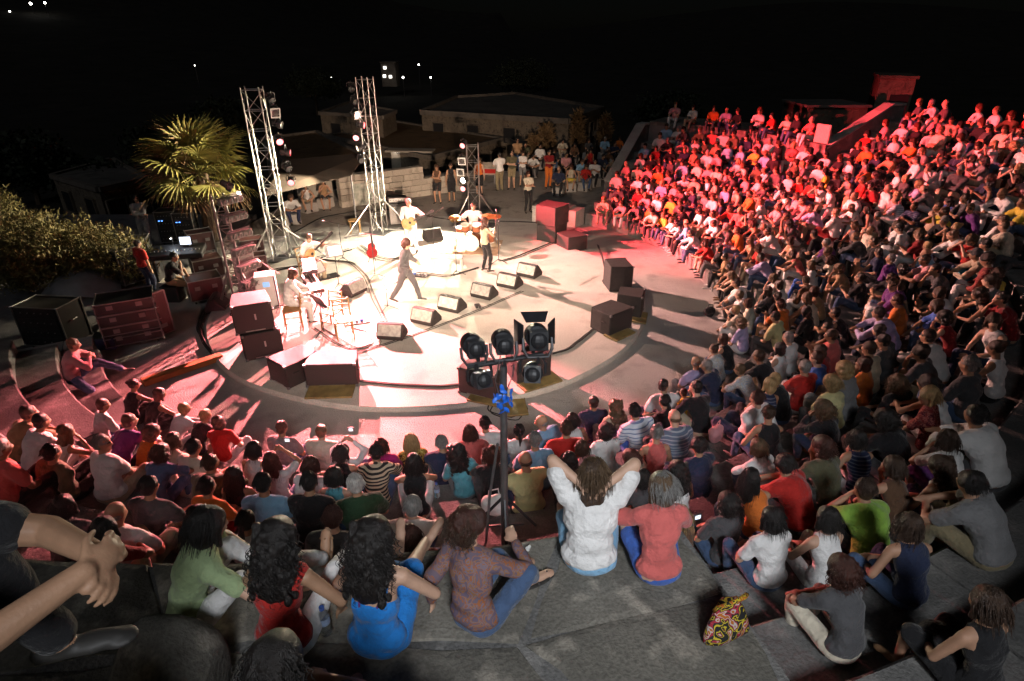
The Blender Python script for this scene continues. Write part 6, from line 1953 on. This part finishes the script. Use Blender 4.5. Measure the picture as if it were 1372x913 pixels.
# ------------------------------------------------------------------ village behind, plants, far lights
M_ROOF = stone_mat('roof_gravel', (.14, .085, .045), (.20, .125, .065), (.10, .065, .04), .7, .6)
M_ROOFG = stone_mat('roof_grey', (.12, .115, .105), (.17, .16, .145), (.09, .085, .08), .5, .6)
M_WALLW = stone_mat('whitewash', (.36, .32, .27), (.45, .41, .35), (.28, .25, .21), .8, .4)
M_RUBBLE = stone_mat('rubble_wall', (.16, .13, .10), (.24, .20, .15), (.11, .09, .07), 2.0, 1.2)
M_PAR = stone_mat('parapet_plaster', (.15, .13, .11), (.20, .175, .15), (.11, .10, .085), .8, .4)
M_DARKW = mat('dark_opening', (.02, .02, .022), .4, .1)
def house(label, poly, z, base, wallm, roofm, par=.25, front=None, wins=0):
    """Flat roofed house: poly are photo spots of the roof corners at height z."""
    P = [np.array(at(x, y, z))[:2] for x, y in poly]
    ar = sum(P[i][0] * P[(i + 1) % len(P)][1] - P[(i + 1) % len(P)][0] * P[i][1] for i in range(len(P)))
    if ar < 0: P = P[::-1]
    root = thing('flat_roofed_house', label, 'house', group='flat-roofed houses behind the theatre')
    MB().prism([tuple(p) for p in P], base, z - .05).build('wall', wallm, root)
    c = sum(P) / len(P)
    Q = [c + (p - c) * .985 for p in P]
    MB().prism([tuple(p) for p in Q], z - .048, z + .02).build('roof', roofm, root)
    for i in range(len(P)):
        a, b = P[i], P[(i + 1) % len(P)]; d = b - a; L = np.linalg.norm(d); u = d / L; nn = np.array([u[1], -u[0]])
        m = (a + b) / 2
        MB().box((m[0] + nn[0] * .02, m[1] + nn[1] * .02, z + par / 2 - .06), (L + .02, .24, par + .1), rotz(math.atan2(u[1], u[0]))).build('parapet', M_PAR, root)
        if nn[1] < -.2 and wins:
            for k in range(wins):
                t = (k + .5) / wins; q = a + d * t + nn * .03
                R = rotz(math.atan2(u[1], u[0]))
                w = MB().box((q[0], q[1], z - 1.1), (.9, .10, 1.0), R).build('window', M_DARKW, root)
                for s in (-1, 1): MB().box(np.array([q[0], q[1], z - 1.1]) + R @ np.array([s * .48, -.03, 0]), (.07, .12, 1.1), R).build('frame', M_RUBBLE, w)
                for s in (-1, 1): MB().box(np.array([q[0], q[1], z - 1.1]) + R @ np.array([0, -.03, s * .53]), (.88, .12, .07), R).build('frame', M_RUBBLE, w)
    return root
house('brown flat-roofed house behind the palm-side tower', [(352, 188), (424, 178), (492, 212), (402, 236)], .3, -4, M_RUBBLE, M_ROOF, .18, wins=3)
house('brown flat-roofed house with pale parapet behind the short tower', [(441, 184), (530, 164), (672, 187), (576, 212)], .3, -4, M_RUBBLE, M_ROOF, .16, wins=4)
house('long grey flat roof farthest back with rubble walls', [(565, 152), (612, 132), (690, 127), (808, 147), (762, 164)], 1.5, -4, M_RUBBLE, M_ROOFG, .25, wins=4)
house('small pale roof above the brown houses', [(429, 152), (468, 138), (530, 150), (512, 158)], 1.6, -4, M_RUBBLE, M_PAR, .15, wins=2)
house('grey roof beyond the grey long roof beside the reeds', [(640, 172), (720, 160), (800, 178), (700, 196)], .1, -4, M_RUBBLE, M_ROOFG, .15, wins=3)
house('dim grey roof behind the bush', [(70, 236), (150, 214), (196, 240), (132, 254)], .2, -4, M_RUBBLE, M_ROOFG, .12, wins=2)
# block building at the top of the far wing
p0 = at_y(1190, 132, 27.0); p1 = at_y(1238, 132, 26.5)
bb = thing('block_building', 'square plastered block building above the top tier, upper corner catching red light', 'building')
d = (p1 - p0)[:2]; L = np.linalg.norm(d); R = rotz(math.atan2(d[1], d[0])); c = (p0 + p1) / 2
zt = at_y(1210, 106, 26.7)[2]
MB().box((c[0], c[1] + 1.2, zt / 2 - .5), (L, 2.4, zt + 1.0), R).build('wall', M_RUBBLE, bb)
MB().box((c[0], c[1] + 1.2, zt + .06), (L + .16, 2.56, .12), R).build('roof_slab', M_RUBBLE, bb)
MB().box((c[0] - .3, c[1] - .02, zt - 1.1), (.7, .1, 1.0), R).build('shuttered_window', M_DARKW, bb)
p0 = at_y(1082, 165, 26.0); p1 = at_y(1130, 160, 26.0)
lb = thing('low_building', 'low dark building behind the walkway rim', 'building')
MB().box(((p0[0] + p1[0]) / 2 + .4, 27.2, p0[2] / 2 + .1), (p1[0] - p0[0] + 1, 2.4, p0[2] + 1.0)).build('wall', M_RUBBLE, lb)
MB().box(((p0[0] + p1[0]) / 2 + .4, 27.2, p0[2] + .65), (p1[0] - p0[0] + 1.2, 2.6, .1)).build('roof_slab', M_ROOFG, lb)
wp = thing('white_panel', 'pale upright stone slab at the foot of the upper wing wall', 'slab', pol(row_r(20, 24.0) + .15, 23.6, WZ), rad(-60))
MB().box((0, 0, .3), (.55, .10, .6), taper=.96).build('slab', M_WALLW, wp, bevel=.02)

# plaster wall behind the stage, built of courses of blocks
A, B_ = G(466, 284, 0), G(640, 258, 0)
pw = thing('plaster_wall', 'low pale stone wall at the back of the plaza', 'wall')
d = B_ - A; L = np.linalg.norm(d); u = d / L; R = rotz(math.atan2(u[1], u[0])); rr = random.Random(4)
off = R @ np.array([0, .9, 0])
x = 0; course = 0
for course in range(5):
    x = -.3 * (course % 2)
    while x < L:
        w = rr.uniform(.45, .95); e = min(x + w, L if course < 3 else L * .62)
        if e - max(x, 0) > .12:
            x0 = max(x, 0) + .008
            MB().box(A + off + u * (x0 + e) / 2 + np.array([0, 0, .13 + course * .262]) + R @ np.array([0, rr.uniform(-.012, .012), 0]), (e - x0 - .008, .42, .25), R).build('stone_block', M_WALLW, pw, bevel=.012)
        x += w
        if course >= 3 and x > L * .62: break
pn = thing('painted_panel', 'green-stained panel leaning on the plaster wall', 'panel', A + off * .62 + u * 1.2 + np.array([0, 0, 0]), math.atan2(u[1], u[0]))
MB().box((0, .08, .5), (1.4, .04, .95), Rx(rad(-9))).build('sheet', mat('green_stained', (.30, .36, .30), .8, .3, 4, col2=(.48, .47, .42)), pn); MB().box((0, .10, .03), (1.44, .08, .05)).build('foot_rail', M_RUBBLE, pn)
# awning and banner beside the wall
aw = thing('canvas_awning', 'dark canvas awning stretched over the passage behind the tall tower', 'awning')
P4 = [G(355, 262, 2.0), G(470, 235, 2.0), G(492, 205, 2.4), G(380, 214, 2.4)]
v = [p for p in P4] + [p + np.array([0, 0, -.03]) for p in P4]
MB().add(v, [(0, 1, 2, 3), (7, 6, 5, 4), (0, 4, 5, 1), (1, 5, 6, 2), (2, 6, 7, 3), (3, 7, 4, 0)]).build('canvas', mat('dark_canvas', (.028, .018, .012), .9, .3, 3), aw)
for p in P4[:2]: MB().cyl((p[0], p[1], -.02), p, .03, n=8).build('post', M_GREYM, aw)
pn2 = thing('pale_backboard', 'pale board standing behind the seated onlookers', 'board', G(424, 268, 0), rad(12))
MB().box((0, 0, .75), (1.5, .06, 1.5)).build('sheet', M_WALLW, pn2); MB().box((0, .1, .1), (1.3, .3, .06)).build('foot', M_RUBBLE, pn2)
rs = thing('sign_board', 'white board with a red stripe on the plaza edge', 'sign', G(651, 246, 0), rad(-8))
MB().box((0, 0, .72), (1.1, .05, .6)).build('board', M_WALLW, rs); MB().box((0, -.03, .60), (1.02, .012, .2)).build('stripe', cloth('red'), rs)
for s in (-1, 1): MB().box((s * .45, 0, .22), (.05, .05, .44)).build('post', M_GREYM, rs)
sg = thing('shop_front', 'brightly lit shop opening under the brown roof', 'shop', G(540, 225, 0) + np.array([0, 3.0, -1.6]), rad(-6))
MB().box((0, .3, 1.0), (2.6, .1, 2.0)).build('back_wall', M_WALLW, sg); MB().box((0, -.1, 2.05), (2.8, 1.0, .1)).build('lintel', M_WALLW, sg); MB().box((0, .1, 1.93), (2.2, .12, .08)).build('strip_lamp', mat('shop_tube', (.5, .5, .5), .4, 0, emit=(1, .95, .85), estr=6), sg)

# fan palm
M_FROND = mat('palm_frond', (.13, .145, .035), .6, .3, 3, col2=(.24, .22, .06)); M_TRUNK = mat('palm_trunk', (.10, .07, .045), .9, .3, 9, .8, 30)
M_DEAD = mat('palm_frond_dry', (.16, .105, .05), .8, .3, 3)
PB = G(272, 336, 0); PB = np.array([PB[0] - .2, PB[1] + 1.2, 0])
palm = thing('palm_tree', 'fan palm with drooping yellow-green fronds beside the tall tower', 'palm', PB)
PH = 2.35
pts = [np.array([.10 * math.sin(z), .05 * z * .3, z]) for z in np.linspace(-.3, PH, 10)]
tk = MB().tube(pts, [.26 + .03 * math.sin(i * 2.2) for i in range(10)], 12); tk.build('trunk', M_TRUNK, palm)
def frond_mesh(seed, L=1.35):
    r = random.Random(seed); mb = MB()
    n = 22; pl = L * .50
    mb.tube([(0, 0, 0), (0, pl * .5, .02), (0, pl, 0)], [.022, .016, .012], 5)
    for i in range(n):
        a = rad(-112 + 224 * i / (n - 1)); ln = L * (.62 - .14 * abs(a) / rad(112)) * r.uniform(.9, 1.08)
        d = np.array([math.sin(a), math.cos(a), 0]); s = np.array([math.cos(a), -math.sin(a), 0]) * .030
        o = np.array([0, pl, 0]); v = []
        for k, (t, w) in enumerate(((0, .25), (.35, 1), (.65, .9), (.85, .5), (1.0, .05))):
            droop = -.10 * t ** 2 - .34 * max(0, t - .62) ** 1.3 * r.uniform(.8, 1.5)
            c = o + d * ln * t * (1 - .1 * max(0, t - .7)) + np.array([0, 0, droop + .03 * math.cos(a)])
            v += [c - s * w, c + np.array([0, 0, -.014 * w]), c + s * w]
        f = []
        for k in range(4):
            f += [(k * 3, k * 3 + 1, k * 3 + 4, k * 3 + 3), (k * 3 + 1, k * 3 + 2, k * 3 + 5, k * 3 + 4)]
        mb.add(v, f)
    me = mb.mesh('frond'); me.materials.append(M_FROND); return me
FM = [frond_mesh(s) for s in range(4)]
rr = random.Random(21)
for i in range(52):
    el = rad(82 - 118 * (i / 51) ** 1.05 + rr.uniform(-8, 8)); az = i * 2.39996 + rr.uniform(-.2, .2)
    o = bpy.data.objects.new('frond', FM[i % 4]); COL.objects.link(o); o.parent = palm
    if i > 42 or i % 13 == 7: setm(o, 0, M_DEAD)
    o.location = (.08 * math.cos(az), .08 * math.sin(az), PH - .05 + .12 * math.sin(el))
    dr = Vector((math.cos(az) * math.cos(el), math.sin(az) * math.cos(el), math.sin(el)))
    y = dr; x = y.cross(Vector((0, 0, 1))).normalized(); z = x.cross(y)
    M = Matrix((x, y, z)).transposed()
    o.rotation_euler = (M @ Matrix.Rotation(rr.uniform(-.5, .5), 3, 'Y')).to_euler()
    k = rr.uniform(1.1, 1.5); o.scale = (k, k, k)

def leafy(name, label, cat, base, blobs, n, leaf, m, trunks, seed, thin=False, bark=None):
    """Bush or tree: limbs and a crown of leaf-sized faces through the volume of the blobs."""
    r = np.random.default_rng(seed)
    root = thing(name, label, cat, base)
    tm = MB()
    for t in trunks: tm.tube(t[0], t[1], 7)
    tm.build('trunk', bark or M_TRUNK, root)
    vol = np.array([b[1][0] * b[1][1] * b[1][2] for b in blobs]); cnt = (vol / vol.sum() * n).astype(int)
    VV = []
    for (c, rd), k in zip(blobs, cnt):
        u = r.normal(size=(k, 3)); u /= np.linalg.norm(u, axis=1)[:, None]
        s = np.sqrt(r.uniform(.35, 1.0, k))
        c = np.array(c)
        nz = .78 + .22 * np.sin(u @ np.array([5.1, 3.3, 2.2]) + c[0] * 3) * np.cos(u @ np.array([-2.7, 4.9, 3.8]) + c[2]) + .14 * np.sin(u @ np.array([9., -7., 11.]) + c[1])
        p = c + u * (s * nz)[:, None] * np.array(rd)
        d = r.normal(size=(k, 3)); d[:, 2] = d[:, 2] * .6 + (.3 if not thin else .8); d /= np.linalg.norm(d, axis=1)[:, None]
        e = np.cross(d, r.normal(size=(k, 3))); e /= np.linalg.norm(e, axis=1)[:, None]
        l = (leaf * r.uniform(.6, 1.4, k))[:, None]; w = l * (.35 if not thin else .10)
        VV.append(np.stack([p, p + d * l * .5 + e * w, p + d * l, p + d * l * .5 - e * w], 1).reshape(-1, 3))
    V = np.concatenate(VV); F_ = np.arange(len(V)).reshape(-1, 4).tolist()
    mb = MB(); mb.add(np.array(V), F_); mb.build('crown', m, root)
    return root
M_LEAFY = mat('tamarisk_leaf', (.12, .105, .032), .7, .35, 2, col2=(.16, .14, .05)); M_LEAFD = mat('olive_leaf_dark', (.022, .03, .013), .7, .35, 2); M_REED = mat('reed_leaf', (.16, .10, .045), .7, .35, 2)
bb_ = at(70, 408, 0); bb_ = np.array([bb_.x - 1.5, bb_.y + 1.3, -.1])
leafy('tamarisk_bush', 'big feathery tamarisk bush on the left of the yard', 'bush', bb_, [((-2.2, .4, 1.5), (2.2, 1.7, 1.5)), ((.2, -.2, 1.1), (2.0, 1.5, 1.2)), ((1.7, .2, 1.0), (1.3, 1.2, 1.1)), ((-1.0, .2, 2.2), (1.4, 1.2, .9)), ((2.6, .3, .8), (1.1, 1.0, .9)), ((.6, -.6, 1.6), (1.6, 1.2, 1.0))], 66000, .145, M_LEAFY,
      [([(0, 0, 0), (.3, .1, .8), (.9, .2, 1.4)], [.12, .08, .04]), ([(0, 0, 0), (-.6, .1, .9), (-1.6, .3, 1.7)], [.12, .08, .04]), ([(.1, 0, 0), (-.1, -.1, 1.0), (-.6, .1, 2.1)], [.1, .07, .03])], 3, True)
for i, (px, py, Y, h) in enumerate(((150, 250, 33, 4.2), (40, 240, 36, 5.5), (215, 190, 44, 5.0), (300, 160, 58, 5.5), (900, 120, 60, 6.0), (700, 110, 95, 8), (420, 115, 90, 7))):
    b = at_y(px, py, Y); b[2] = -3.4
    w = h * .55
    leafy('dark_tree', ('dark tree right behind the tamarisk bush', 'dark tree at the left edge behind the tamarisk', 'dark tree behind the lone grey-shirted person', 'dark tree far behind the palm', 'dark tree beyond the far wing', 'dark tree beyond the long grey roof', 'dark tree by the far lit house')[i], 'tree', b,
          [((0, 0, h * .62), (w, w, h * .34)), ((w * .5, 0, h * .5), (w * .7, w * .7, h * .26)), ((-w * .5, .2, h * .55), (w * .7, w * .6, h * .28))], 4200, .30, M_LEAFD, [([(0, 0, 0), (.1, 0, h * .3), (.2, .1, h * .6)], [.2, .15, .06]), ([(.05, 0, h * .28), (w * .4, .1, h * .5)], [.1, .04]), ([(.05, 0, h * .25), (-w * .4, .1, h * .5)], [.1, .04])], 40 + i)
for i, (px, py, hh, w) in enumerate(((733, 214, 1.7, .55), (775, 206, 2.3, .35), (812, 204, 2.0, .32), (716, 216, 1.2, .4))):
    b = G(px, py, 0) + np.array([0, 1.0, 0])
    blobs = [((0, 0, hh * (.3 + .18 * k)), (w * (1 - .13 * k), w * (1 - .13 * k), hh * .2)) for k in range(4)]
    leafy('reed_clump', 'reddish reed clump behind the plaza, %s' % ('bushy one', 'tallest one', 'nearest the wing wall', 'lowest one')[i], 'reeds', b, blobs, 1500, .42, M_REED, [([(0, 0, 0), (.02, 0, hh * .5), (.05, 0, hh * .8)], [.03, .02, .01]), ([(.1, .1, 0), (.15, 0, hh * .7)], [.025, .01]), ([(-.1, .1, 0), (-.2, 0, hh * .7)], [.025, .01])], 70 + i, True)
# far lamps of the village and the hillside
M_FAR = mat('far_lamp_glow', (.5, .5, .5), .4, 0, emit=(1, .95, .85), estr=14)
def far_lamp(px, py, Y, label, s=.25):
    p = at_y(px, py, Y)
    o = thing('street_lamp', label, 'lamp', (p[0], p[1], p[2] - 4), group='far street lamps')
    MB().cyl((0, 0, -1.5), (0, 0, 3.9), .06, .05, 6).build('post', M_GREYM, o); MB().ell((0, 0, 4), (s, s, s), None, 8).build('globe', M_FAR, o); MB().box((0, 0, 4.05 + s), (s * 1.2, s * 1.2, .06)).build('cap', M_GREYM, o)
for px, py, Y, lab, s in ((41, 5, 300, 'far lamp highest on the hillside, brighter of the pair', .55), (60, 4, 300, 'far lamp highest on the hillside, right of the pair', .45), (13, 16, 300, 'far lamp on the hillside at the corner', .4), (444, 104, 120, 'small far lamp left of the lit house', .14), (577, 104, 120, 'small far lamp right of the lit house', .15),
        (561, 87, 140, 'far lamp above right of the lit house', .16), (126, 265, 30, 'white lamp behind the tamarisk bush', .07), (261, 88, 130, 'faint far lamp above the palm', .10), (540, 104, 118, 'yellow far lamp beside the lit house', .18), (1059, 147, 60, 'tiny far lamp behind the walkway rim', .07)):
    far_lamp(px, py, Y, lab, s)
p = at_y(521, 103, 120)
hs = thing('far_house', 'tiny far white house with lit windows', 'house', (p[0], p[1], p[2]))
MB().box((0, 2, .3), (2.6, 4, 4.0)).build('wall', M_PAR, hs); MB().box((0, 2, 2.4), (2.9, 4.3, .2)).build('roof', M_PAR, hs)
for x, z in ((-.8, .1), (.3, .0), (-.6, 1.5)): w = MB().box((x, -.04, z), (.5, .06, .45)).build('window', mat('far_window', (.5, .5, .5), .4, 0, emit=(1, .95, .85), estr=5), hs)
